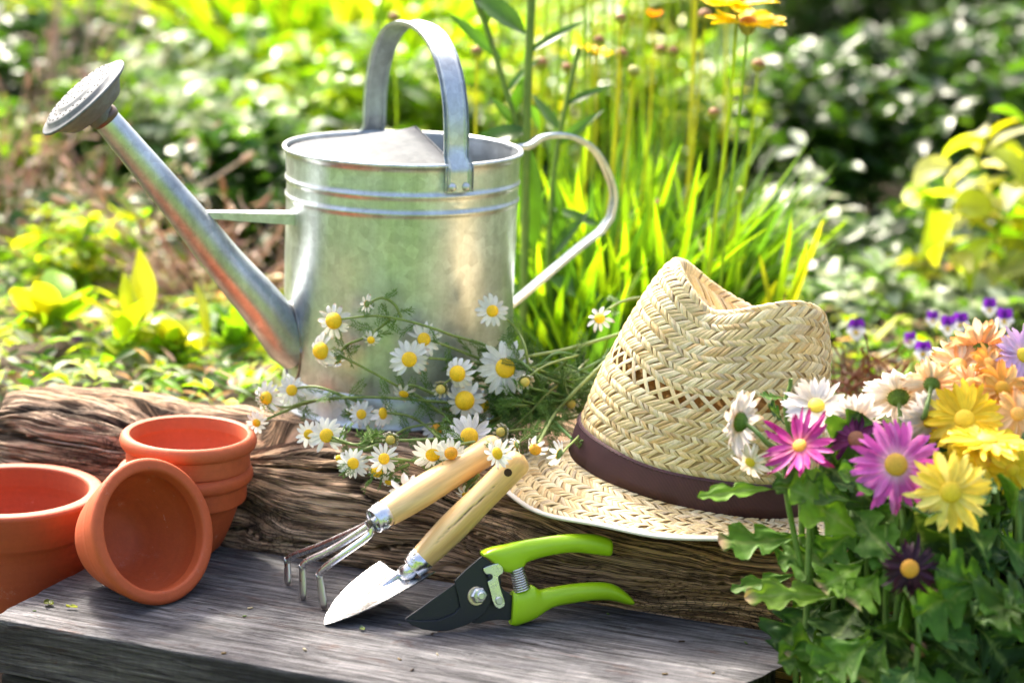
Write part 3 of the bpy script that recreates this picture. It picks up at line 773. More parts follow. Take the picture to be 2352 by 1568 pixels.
for sec_st, th0 in ((UHS, .0070), (LHS, .0070)):
    T1 = smoothpath([sp_(*a, -.001) for a, b in sec_st], 90); T2 = smoothpath([sp_(*b, -.001) for a, b in sec_st], 90); V = []; ks = 28
    for i, (a, b) in enumerate(zip(T1, T2)):
        c = (a + b) / 2; w = (a - b) / 2; tt = i / 90
        th = th0 * (1 + .12 * sin(tt * 9)) * min(1, .55 + 5 * (1 - tt)) * min(1, .8 + 4 * tt); ex = .62 if tt < .35 else .62 + .38 * min(1, (tt - .35) / .2)
        for q_ in range(ks):
            an = 2 * pi * q_ / ks; ca, sa = cos(an), sin(an); f_ = lambda x: abs(x)**ex * (1 if x > 0 else -1)
            V.append(tuple(c + w * f_(ca) + sn * th * f_(sa)))
    mb = MB(); mb.add(V, list(map(tuple, gridfaces(91, ks, False, True))) + [tuple(range(ks))[::-1], tuple(90 * ks + q_ for q_ in range(ks))])
    o = mb.build('handle', M_LIME, sec); sharp(o, 60)
disc_hole = None
bl = [(752, 322), (840, 385), (905, 400), (930, 560), (905, 660), (822, 760), (790, 830), (720, 897), (600, 962), (450, 1010), (350, 1020), (200, 1000), (90, 955), (45, 912), (180, 922), (350, 914), (500, 850), (552, 790), (530, 680), (505, 590), (505, 545), (600, 450)]
o = prism(MB(), outline(bl, None, .0035), -sn * .0030, bevel=.0005, steps=2).build('hooked_plate', M_BLACK, sec); sharp(o, 30)
cb = [(500, 575), (570, 560), (620, 760), (560, 880), (350, 950), (120, 935), (42, 903), (60, 885), (200, 788), (350, 680)]
o = prism(MB(), outline(cb, None, .0012), -sn * .0026, bevel=.0006, steps=2).build('cutting_blade', M_BLACK, sec); sharp(o, 30)
cp = [(905, 560), (960, 640), (1040, 690), (1040, 885), (1000, 918), (900, 908), (800, 922), (720, 947), (668, 940), (600, 900), (800, 700)]
o = prism(MB(), outline(cp, None, .0004), -sn * .0028, bevel=.0004, steps=2).build('counter_plate', M_BLACK, sec); sharp(o, 30)
px_ = .248 * 1.62 / 4700 / 1.0
def disc_at(x, y, prof, mat, nm, par, seg=32, lift=.0035, hexa=False):
    q = sn.to_track_quat('Z', 'Y').to_matrix().to_4x4(); q.translation = sp_(x, y, lift)
    o = lathe(MB(), prof, q, 6 if hexa else seg).build(nm, mat, par, smooth=not hexa); fixnormals(o); return sharp(o, 40) if not hexa else o
M_ZINC = mat_chrome('zinc_bolt', (.66, .68, .70), .24)
bo = disc_at(702, 688, [(.0, .0009), (.0072, .0009), (.0077, .0003), (.0077, -.001)], mat_chrome('washer_gold', (.70, .60, .45), .3), 'pivot_bolt', sec)
disc_at(712, 678, [(0, .0052), (.0052, .0052), (.0066, .0038), (.0068, .0008)], M_ZINC, 'nut', bo, hexa=True)
disc_at(716, 672, [(0, .0088), (.0024, .0088), (.0032, .0080), (.0032, .0062), (.0046, .0060), (.0050, .0050)], M_ZINC, 'stud', bo)
lt = [(765, 440), (780, 425), (880, 390), (930, 400), (950, 450), (940, 482), (905, 510), (910, 560), (930, 640), (962, 740), (958, 780), (920, 806), (880, 790), (852, 740), (830, 650), (806, 560), (835, 540), (848, 512), (835, 487), (800, 490), (780, 475)]
o = prism(MB(), outline(lt, 3, .0062), -sn * .0016, bevel=.0004, steps=2).build('latch', M_CHROME, sec); sharp(o, 35)
disc_at(910, 732, [(0, .0012), (.0026, .0012), (.0032, .0006), (.0034, -.001)], M_ZINC, 'latch_rivet', o, lift=.0062)
disc_at(818, 505, [(0, .0040), (.0017, .0040), (.0020, .0034), (.0020, -.001)], M_BLACK, 'stop_pin', sec, lift=.0045)
# spring: coils between the handles
s0, s1 = sp_(1072, 430, .001), sp_(1122, 632, .001); axs = (s1 - s0); axn = axs.normalized(); b1 = sn.cross(axn).normalized()
P = []
for i in range(300):
    t = i / 299; a = t * 2 * pi * 9.5; rr_ = .0052 + .0012 * t
    P.append(s0 + axs * t + b1 * cos(a) * rr_ + sn * sin(a) * rr_ * .95)
tube(MB(), P, .00066, 7).build('spring', M_CHROME, sec)

# leaf scraps lying on the plank
s = leaf_mat('dry_leaf_scrap')
for k, (x, y, w, L, cl, lab) in enumerate([(112, 1385, 12, 22, (.10, .13, .03), 'crumpled green leaf scrap on the plank near its left corner'), (165, 1393, 3, 26, (.25, .30, .10), 'thin pale green stalk scrap beside the crumpled leaf on the plank'), (832, 1443, 6, 12, (.20, .28, .18), 'tiny pale green leaf flake in front of the trowel tip')]):
    c = onz(x, y, .002); mb = MB(); sc = 1 / 2830
    n1, n2 = 9, 5; V = []
    for i in range(n1):
        t = i / (n1 - 1)
        for j in range(n2):
            v = -1 + 2 * j / (n2 - 1); ww = w * sin(pi * min(.98, max(.02, t)))**.6 * .5 * sc * (1 + .3 * vnoise(t * 6, k))
            V.append(tuple(c + Vector(((t - .5) * L * sc * 1.0, v * ww * 2.2, .0012 * vnoise(t * 4 + k, v * 2) + .0012 * v * v))))
    mb.add(V, gridfaces(n1, n2), cl); tag(mb.build('leaf_scrap', s), lab, 'leaf scrap')

rsx = np.random.RandomState(8); mb = MB()
for k in range(22):
    x, y = rsx.uniform(60, 1740), 0; lo = 1254 + .1545 * (x - 505); y = rsx.uniform(max(lo + 12, 1290), 1550); c = onz(x, y, .0008)
    if (c - BL).dot(DN) < -.22 or (c - BL).dot(DN) > -.004: continue
    L_ = rsx.uniform(.0006, .0024); a = rsx.uniform(0, 6.28); w_ = L_ * rsx.uniform(.2, .6)
    box(mb, c, (cos(a) * L_, sin(a) * L_, 0), (-sin(a) * w_, cos(a) * w_, 0), (0, 0, .0004), [(.30, .22, .10), (.12, .20, .05), (.06, .04, .03), (.45, .40, .30)][k % 4])
tag(mb.build('wood_crumbs', s), 'tiny crumbs of wood and leaf scattered over the plank', 'debris', kind='stuff')
# ================================================================== STRAW HAT
def build_hat():
    base = atY(1594, 1092, 1.665)
    hat = empty('straw_hat', base, 'woven straw hat with pinched crown and dark purple brown ribbon resting on the log', 'hat')
    Mh = Matrix.Translation(base) @ Matrix.Rotation(radians(9.6), 4, 'Y') @ Matrix.Rotation(radians(1.5), 4, 'X')
    A4 = np.array(Mh); Rm, Tm = A4[:3, :3], A4[:3, 3]
    a_, b_ = .1065, .088
    # control values by angle (deg): near side is 270
    ang = [0, 40, 90, 135, 180, 215, 240, 270, 305, 330]
    Hc = [.150, .135, .150, .178, .182, .172, .150, .163, .184, .172]
    rt = [.68, .70, .62, .56, .50, .50, .47, .56, .70, .72]
    def per(x, vals):
        n = len(ang); x = np.mod(x, 360); A = np.array(ang + [360.]); Vv = np.array(vals + [vals[0]])
        # periodic smooth interpolation: average linear interpolation over a window
        return sum(np.interp(np.mod(x + d, 360), A, Vv) * w for d, w in ((-18, .12), (-9, .22), (0, .32), (9, .22), (18, .12)))
    def crown(th, v):
        """v: 0 base, 1 top edge, 2 centre of the crown top"""
        th, v = np.broadcast_arrays(np.asarray(th, float), np.asarray(v, float))
        d = np.degrees(th); Hh = per(d, Hc); T_ = per(d, rt)
        vs = np.array([0, .12, .35, .6, .8, .92, 1.0, 1.08, 1.2, 1.4, 1.65, 2.0])
        fr = np.array([0, .03, .16, .42, .68, .85, 1, 1.16, 1.36, 1.7, 2.0, 2.3])   # how far toward rt
        zz = np.array([0, .13, .38, .65, .865, .965, 1, .985, .90, .80, .745, .73])
        f = sum(np.interp(v + e, vs, fr) for e in (-.05, -.02, .02, .05)) / 4; f = np.where(v <= 0.0, v * .3, f)
        z = sum(np.interp(v + e, vs, zz) for e in (-.05, -.02, .02, .05)) / 4; z = np.where(v <= .05, v * 1.08, z)
        r = 1 - (1 - T_) * np.minimum(f, 1.0)
        k = np.clip((f - 1) / 1.3, 0, 1); r = r * (1 - k)
        zc = .112
        z = np.where(v > 1.0, Hh * z * (1 - k) + k * zc * 1.0, Hh * z)
        # side pinch on the near left
        pin = np.exp(-(((d - 250 + 180) % 360 - 180) / 20.)**2) * np.exp(-((v - .97) / .25)**2) * .07
        r = r * (1 - pin)
        x = a_ * r * np.cos(th); y = b_ * r * np.sin(th)
        return np.stack([x, y, z], -1)
    bw = .050
    def brim(th, v):
        th, v = np.broadcast_arrays(np.asarray(th, float), np.asarray(v, float))
        near = .5 - .5 * np.sin(th)                           # 1 near viewer
        left = .5 - .5 * np.cos(th)
        w = bw * (1 + .06 * np.cos(2 * th)) * v
        dr = -.05 * near * (v**1.25) + .78 * v**1.1 * left**2 - .25 * (1 - near) * v**1.6 * (1 - left)
        x = (a_ + w) * np.cos(th); y = (b_ + w) * np.sin(th)
        z = -.05 * dr + .0012 * np.sin(th * 9 + 2) * v
        return np.stack([x, y, z], -1)
    def place(fn, th, v, lift=0):
        P = fn(th, v)
        if np.any(lift):
            e = 1e-3; du = fn(th + e, v) - fn(th - e, v); dv = fn(th, v + e) - fn(th, v - e)
            n = np.cross(du, dv); n /= np.linalg.norm(n, axis=-1, keepdims=True) + 1e-12
            P = P + n * np.asarray(lift)[..., None]
        return P @ Rm.T + Tm
    s = NT('woven_straw'); co = s.coord()
    st = s.noise(co, 420, 4, .6); big = s.noise(co, 16, 3)
    c = s.mix(s.attr(), s.ramp(st, [(.3, .80), (.7, 1.1)]), .8, 'MULTIPLY'); c = s.mix(c, s.ramp(big, [(.3, (.93, .90, .85)), (.7, (1.05, 1.03, 1))]), 1, 'MULTIPLY')
    s.base(c); s.set(Roughness=.5); s.nrm(s.bump(st, .2, .0005))
    tr_ = s.n('BsdfTranslucent'); s.l(c, tr_.inputs[0]); mx = s.n('MixShader', _Fac=.18); s.l(s.b.outputs[0], mx.inputs[1]); s.l(tr_.outputs[0], mx.inputs[2]); s.l(mx.outputs[0], s.out.inputs[0])
    M_STRAW = s.m
    rs = np.random.RandomState(21)
    def weave(mb, fn, sgn, vrows, circ_of, width, seedoff, open_rows=(), slant=1.0, wide=1.0):
        GU, GV = 4, 6
        gu = np.linspace(0, 1, GU); gv = np.linspace(0, 1, GV); U_, V_ = np.meshgrid(gu, gv, indexing='ij')
        todo = [(r_, 0) for r_ in range(len(vrows) - 1) if r_ not in open_rows] + ([(open_rows[0], 1), (open_rows[0], -1)] if open_rows else [])
        for ri, cross in todo:
            v0, v1 = vrows[ri], vrows[ri + (2 if cross else 1)]; vm = (v0 + v1) / 2
            circ = circ_of(vm); N = max(10, int(round(circ / (.0145 if cross else width))))
            hgt = np.linalg.norm(fn(4.7, v1) - fn(4.7, v0)); dirn = cross if cross else (1 if ri % 2 else -1)
            sl = dirn * slant * (hgt / circ) * 2 * pi
            opn = ri in open_rows
            t0 = 2 * pi * (np.arange(N) + (0 if cross else (ri * .37) % 1) + (rs.uniform(-.05, .05, N) if cross else rs.uniform(-.16, .16, N))) / N
            dth = 2 * pi / N * (.34 if opn else 1.0) * wide * rs.uniform(.92, 1.05, N)
            ov = .10
            vv = (v0 - ov * (v1 - v0)) + (v1 - v0) * (1 + 2 * ov) * V_[None]
            th = t0[:, None, None] + dth[:, None, None] * (U_[None] - .5) + sl * (V_[None] - .5) * (1 + 2 * ov)
            th = th + rs.uniform(-.006, .006, (N, 1, 1)) * V_[None] * 6
            lift = (.0011 * np.sin(pi * V_) * (1 + 0 * U_) + .00045 * np.sin(pi * U_) - .00045)[None] + rs.uniform(-.0001, .00035, (N, 1, 1))
            P = place(fn, th, np.clip(vv, 0, 2), lift * sgn + 0 * th)
            tone = rs.rand(N); c0 = np.array([.86, .69, .37]); c1 = np.array([.92, .80, .52]); c2 = np.array([.74, .52, .24]); c3 = np.array([.70, .56, .36])
            C = np.where(tone[:, None] < .45, c0, np.where(tone[:, None] < .75, c1, np.where(tone[:, None] < .88, c2, c3))) * rs.uniform(.78, 1.10, (N, 1))
            Cc = np.repeat(C, GU * GV, 0)
            fs = gridfaces(GU, GV)[:, ::-1 if sgn < 0 else 1]
            Fa = (fs[None] + (np.arange(N) * GU * GV)[:, None, None]).reshape(-1, 4)
            mb.add(P.reshape(-1, 3), Fa, Cc)
    # crown rows measured along the near meridian
    vs = np.linspace(0, 2, 400); P = crown(np.full(400, 4.9), vs); L = np.concatenate([[0], np.cumsum(np.linalg.norm(np.diff(P, axis=0), axis=1))])
    nrow = 25; hs_ = np.array([1.3 if i % 2 else .8 for i in range(nrow)]); fr_ = np.concatenate([[0], np.cumsum(hs_) / hs_.sum()]); rows = list(np.interp(fr_ * np.interp(1.0, vs, L), L, vs))
    rows = rows + list(np.linspace(1, 1.9, 12)[1:])
    circ_c = lambda v: np.linalg.norm(np.diff(crown(np.linspace(0, 2 * pi, 80), np.full(80, v)), axis=0), axis=1).sum()
    mb = MB(); weave(mb, crown, 1, rows, circ_c, .0043, 0, open_rows=(12, 13))
    cr = mb.build('crown', M_STRAW, hat)
    # added shell under strips, gap shade put in its colour, open at open weave
    nth = 240; vv = np.concatenate([np.linspace(0, rows[12], 16), np.linspace(rows[14], 1.98, 40)])
    th = np.linspace(0, 2 * pi, nth, endpoint=False)
    T_, V_ = np.meshgrid(th, vv, indexing='ij'); P = place(crown, T_, V_, -.0007 + 0 * T_)
    g = gridfaces(nth, len(vv), True, False); g = g[((g[:, 0] % len(vv)) != 15)]
    mb = MB(); mb.add(P.reshape(-1, 3), g, (.44, .31, .14)); mb.build('crown_gap_shade', M_STRAW, cr)
    # brim
    mb = MB(); brows = list(np.linspace(.0, .98, 9))
    circ_b = lambda v: np.linalg.norm(np.diff(brim(np.linspace(0, 2 * pi, 80), np.full(80, v)), axis=0), axis=1).sum()
    weave(mb, brim, -1, brows, circ_b, .0044, 5, slant=1.3)
    T_, V_ = np.meshgrid(th, np.linspace(0, 1, 14), indexing='ij'); P = place(brim, T_, V_, .0007 + 0 * T_)
    br = mb.build('brim', M_STRAW, hat)
    mb = MB(); mb.add(P.reshape(-1, 3), gridfaces(nth, 14, True, False), (.46, .34, .17)); P2 = place(brim, T_, V_, .0016 + 0 * T_)  # sheet under the brim strips, gap shade put into its darker straw
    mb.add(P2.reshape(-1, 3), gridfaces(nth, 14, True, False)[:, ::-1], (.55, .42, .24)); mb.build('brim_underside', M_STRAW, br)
    s = NT('off_white_binding'); co = s.coord(); w = s.n('TexWave', _Scale=300, _Distortion=1); s.l(co, w.inputs[0])
    s.b.inputs['Base Color'].default_value = (.72, .67, .60, 1); s.set(Roughness=.85); s.nrm(s.bump(w.outputs['Fac'], .3, .0004))
    E_ = place(brim, np.linspace(0, 2 * pi, 260), np.full(260, 1.0), 0)
    E_ = [Vector(p) for p in E_]; mb = MB(); prof = []
    nrmz = Vector(Rm @ np.array([0, 0, 1.]))
    V = []; cen = Vector(Tm)
    for i, p in enumerate(E_):
        out = (p - cen); out -= nrmz * out.dot(nrmz); out.normalize()
        for q_ in range(10):
            a = 2 * pi * q_ / 10; V.append(tuple(p + out * (cos(a) * .0036 - .0015) + nrmz * sin(a) * .0019))
    mb.add(V, gridfaces(260, 10, False, True)); fixnormals(mb.build('edge_binding', s.m, br))
    # ribbon band
    s = NT('ribbon_grosgrain'); co = s.coord(); g_ = s.n('Attribute', attribute_name='grain').outputs['Vector']
    w = s.n('TexWave', _Scale=1, _Distortion=.3, bands_direction='X'); s.l(s.coord((30, 1, 1), src=g_), w.inputs[0])
    c = s.mix((.070, .024, .030), s.ramp(w.outputs['Fac'], [(0, .55), (1, 1.45)]), 1, 'MULTIPLY')
    c = s.mix(c, s.ramp(s.noise(co, 30, 4), [(.3, .85), (.7, 1.15)]), 1, 'MULTIPLY')
    s.base(c); s.set(Roughness=.7); s.nrm(s.bump(w.outputs['Fac'], .5, .0005))
    n1 = 480; vt = .027 / .165 * .93; vv = np.array([.0, .004, .02, .35, .65, .9, .98, 1.0]) * vt; lf = np.array([.0006, .0022, .0026, .0027, .0027, .0026, .0022, .0007])
    th1 = np.linspace(0, 2 * pi, n1, endpoint=False); T_, V_ = np.meshgrid(th1, vv, indexing='ij')
    wav = .0004 * vnoise(T_ * 9, V_ * 12)
    P = place(crown, T_, V_ + .0015 * np.sin(T_ * 7), lf[None] + wav)
    mb = MB(); mb.add(P.reshape(-1, 3), gridfaces(n1, len(vv), True, False)); o = mb.build('ribbon_band', s.m, hat)
    th2 = np.linspace(0, 2 * pi, 900); sp2 = place(crown, th2, .93 * vt + .0015 * np.sin(th2 * 7), .0031 + 0 * th2); tube(MB(), [Vector(p) for p in sp2], [.0006 if (i // 3) % 2 else .0001 for i in range(900)], 5, (.55, .5, .5)).build('stitching', s.m, o)
    at = o.data.attributes.new('grain', 'FLOAT_VECTOR', 'POINT'); gg = np.stack([T_, V_, 0 * T_], -1).reshape(-1, 3); at.data.foreach_set('vector', gg.astype(np.float32).ravel())
build_hat()
# ================================================================== DAISY-LIKE FLOWERS (chamomile and chrysanthemum)
M_WHITE = leaf_mat('white_petal', rough=.5, trans=.30, spec=.3, tint=(1, 1, .92))
M_PETAL = leaf_mat('coloured_petal', rough=.5, trans=.28, spec=.3, tint=(1.1, 1, 1))
M_GREEN = leaf_mat('chrysanthemum_leaf', rough=.55, trans=.30, spec=.28, fine=90)
M_STEM = leaf_mat('flower_stem', rough=.5, trans=.1, fine=120)
def mat_disc():
    s = NT('flower_disc'); co = s.coord(); v = s.n('TexVoronoi', _Scale=1500); s.l(co, v.inputs['Vector'])
    c = s.mix(s.attr(), s.ramp(v.outputs['Distance'], [(.1, 1.2), (.6, .78)]), 1, 'MULTIPLY'); s.base(c); s.set(Roughness=.65)
    s.nrm(s.bump(v.outputs['Distance'], -.8, .0006)); return s.m
M_DISC = mat_disc()
def basis(n, roll=0.0):
    q = n.to_track_quat('Z', 'Y').to_matrix(); return q @ Matrix.Rotation(roll, 3, 'Z')
def petals(rs, B, C, R, rd, n, width, droop, cols, notch=.12, rows=1, curl=.0, ragged=.0, gap=(), upmix=None, liftz=0, twist=.25):
    """petals around a disc; droop>0 bends them back (radians at the tip), <0 cups forward"""
    mb = MB(); B = np.array(B); C = np.array(C); NU, NV = 9, 7
    for row in range(rows):
        for k in range(n):
            a = 2 * pi * (k + .5 * row) / n + rs.uniform(-.5, .5) * .7 / n * 2
            if any(abs((a - g + pi) % (2 * pi) - pi) < w for g, w in gap): continue
            L = (R - rd * .6) * rs.uniform(.86, 1.06) * (1 - .10 * row) * (1 - ragged * rs.rand() * .5)
            W = width * R * rs.uniform(.82, 1.12); dr = (droop(a) if callable(droop) else droop) + rs.uniform(-.22, .22) - .12 * row
            tw = rs.uniform(-twist, twist) * (1 + ragged * 3); side = rs.uniform(-.14, .14) * (1 + ragged * 2); cu = rs.uniform(.2, .8) + curl
            i = np.linspace(0, 1, NU)[:, None]; j = np.linspace(-1, 1, NV)[None]
            w = W * .5 * (np.sin(pi * np.clip(.12 + .80 * i, 0, 1))**.62) * (.55 + .45 * np.clip(i * 2.2, 0, 1))
            tipc = 1 - .10 * j * j * (i > .95) - notch * np.exp(-((np.abs(j) - .5) / .2)**2) * 0
            s_ = i * L; ang = dr * i
            rr = rd * .62 + L * (np.where(abs(dr) > 1e-3, np.sin(ang) / (dr if abs(dr) > 1e-3 else 1), i)) * tipc
            zz = liftz - L * (np.where(abs(dr) > 1e-3, (1 - np.cos(ang)) / (dr if abs(dr) > 1e-3 else 1), 0)) + .0004 * row
            ta = tw * i
            x = rr; y = j * w * np.cos(ta) + side * L * i * i; z = zz + j * w * np.sin(ta) + w * .35 * cu * (j * j) - .06 * w * np.cos(j * 9)
            ca, sa = cos(a), sin(a)
            P = np.stack([x * ca - y * sa, x * sa + y * ca, z + 0 * x], -1).reshape(-1, 3)
            c0 = np.array(cols[rs.randint(len(cols))]) * rs.uniform(.86, 1.1)
            cc = np.repeat(c0[None], NU * NV, 0) * np.tile(1 - .13 * (np.arange(NV) % 2), NU)[:, None]
            if ragged > .25 and rs.rand() < ragged: cc[-NV * 2:] = cc[-NV * 2:] * np.array([.72, .55, .40])
            if upmix is not None:
                t = np.repeat(np.linspace(0, 1, NU), NV)[:, None]; k_ = np.clip(1 - t / .35, 0, 1) * upmix[3] if len(upmix) > 3 else np.clip(1 - t / .35, 0, 1)
                cc = cc * (1 - k_) + np.array(upmix[:3]) * k_
            mb.add(P @ B.T + C, gridfaces(NU, NV), cc)
    return mb
def disc(B, C, rd, hh, col, colc=None):
    mb = MB(); B = np.array(B); n, m_ = 14, 28; prof = []
    for i in range(n):
        t = i / (n - 1); prof.append((rd * sin(t * pi / 2 * 1.15), hh * (cos(t * pi / 2 * 1.15)) + .0))
    a = np.linspace(0, 2 * pi, m_, endpoint=False); pr = np.array(prof)
    V = np.stack([pr[:, 0, None] * np.cos(a), pr[:, 0, None] * np.sin(a), pr[:, 1, None] + 0 * a], -1).reshape(-1, 3)
    t = np.repeat(np.arange(n) / (n - 1), m_)[:, None]
    cc = np.array(col) * (1 - t) + np.array(col if colc is None else colc) * t if colc is not None else np.repeat(np.array(col)[None], len(V), 0)
    mb.add(V @ B.T + np.array(C), gridfaces(n, m_, False, True), cc); return mb
def calyx(B, C, r, h, col=(.10, .17, .04), n=16, rs=None):
    """cup of overlapping bracts behind the flower"""
    mb = MB(); B_ = np.array(B); a = np.linspace(0, 2 * pi, 24, endpoint=False)
    pr = np.array([(r * .18, -h * 1.15), (r * .45, -h * 1.05), (r * .85, -h * .6), (r * 1.0, -h * .2), (r * .96, 0)])
    V = np.stack([pr[:, 0, None] * np.cos(a), pr[:, 0, None] * np.sin(a), pr[:, 1, None] + 0 * a], -1).reshape(-1, 3)
    mb.add(V @ B_.T + np.array(C), gridfaces(5, 24, False, True), col)
    for row, (f0, f1) in enumerate(((.55, .0), (.25, .35))):
        for k in range(n):
            t = 2 * pi * (k + .5 * row) / n; ca, sa = cos(t), sin(t); P = []
            for i in range(4):
                u = i / 3
                for j in (-1, 0, 1):
                    rr_ = r * (.55 + .55 * u + .06) ; z = -h * (1.0 - (.75 + .45 * f1) * u); y = j * r * .16 * (1 - u * .85)
                    P.append((rr_ * ca - y * sa, rr_ * sa + y * ca, z + .1 * h * (j == 0)))
            c = np.array([col] * 12, float) * (1.0 + .5 * row); c[9:] = (.25, .22, .05)
            mb.add(np.array(P) @ B_.T + np.array(C), gridfaces(4, 3), c)
    return mb

# ---------------- chamomile
CANC = Vector((-.105, 1.85, 0))
def ycan(x):
    X = (x - PX) / F * 1.78
    d = .115**2 - (X - CANC.x)**2
    return 1.85 - sqrt(d) if d > 0 else 1.85
def cpt(x, y, off=.02):
    """point in front of can / log at a picture position"""
    lf = logface(x, y).y; base_l = lf
    Yc = min(1.768, ycan(x)) if x < 1190 else min(1.84, 1.74 + (x - 1190) * .0004)
    Yt = onz(x, max(y, 900), .103).y if y > 900 else 9
    Yu = min(Yc, Yt)
    if y > 1040: Yv = base_l
    elif y > 985: Yv = base_l + (Yu - base_l) * (1040 - y) / 55
    else: Yv = Yu
    return atY(x, y, Yv - off)
def feather(mb, P0, d, L, rs, col=(.11, .22, .03)):
    """finely divided chamomile leaf"""
    d = d.normalized(); s1 = d.orthogonal().normalized(); s1 = (Matrix.Rotation(rs.uniform(0, 6.28), 3, d) @ s1); s2 = d.cross(s1)
    bend = Vector((rs.uniform(-1, 1), rs.uniform(-1, 1), rs.uniform(-.3, 1))) * .25
    path = [P0 + d * L * t + bend * L * t * t for t in np.linspace(0, 1, 6)]
    tube(mb, path, list(np.linspace(.00045, .00022, 6)), 4, col)
    for k in range(9):
        t = .12 + .86 * k / 9; i = int(t * 5); p = path[i].lerp(path[min(5, i + 1)], t * 5 - i)
        for sg in (-1, 1):
            l = L * .30 * (1 - .55 * abs(t - .4)) * rs.uniform(.6, 1.2)
            e = (d * .75 + s1 * sg + s2 * rs.uniform(-.6, .6)).normalized()
            q = p + e * l * .55; r = p + e * l + d * l * .25
            tube(mb, [p, q, r], [.00036, .0003, .0002], 3, col, cap=False)
            for e2 in (d + s1 * sg * .2, s1 * sg + s2 * .5 * sg - d * .1):
                tube(mb, [q, q + (e2.normalized()) * l * .45], [.0003, .00018], 3, col, cap=False)
WH = [(.86, .85, .82), (.82, .81, .79), (.88, .87, .84)]
G_CH = 'white chamomile daisies lying in front of the watering can'
SG = (.22, .30, .08)
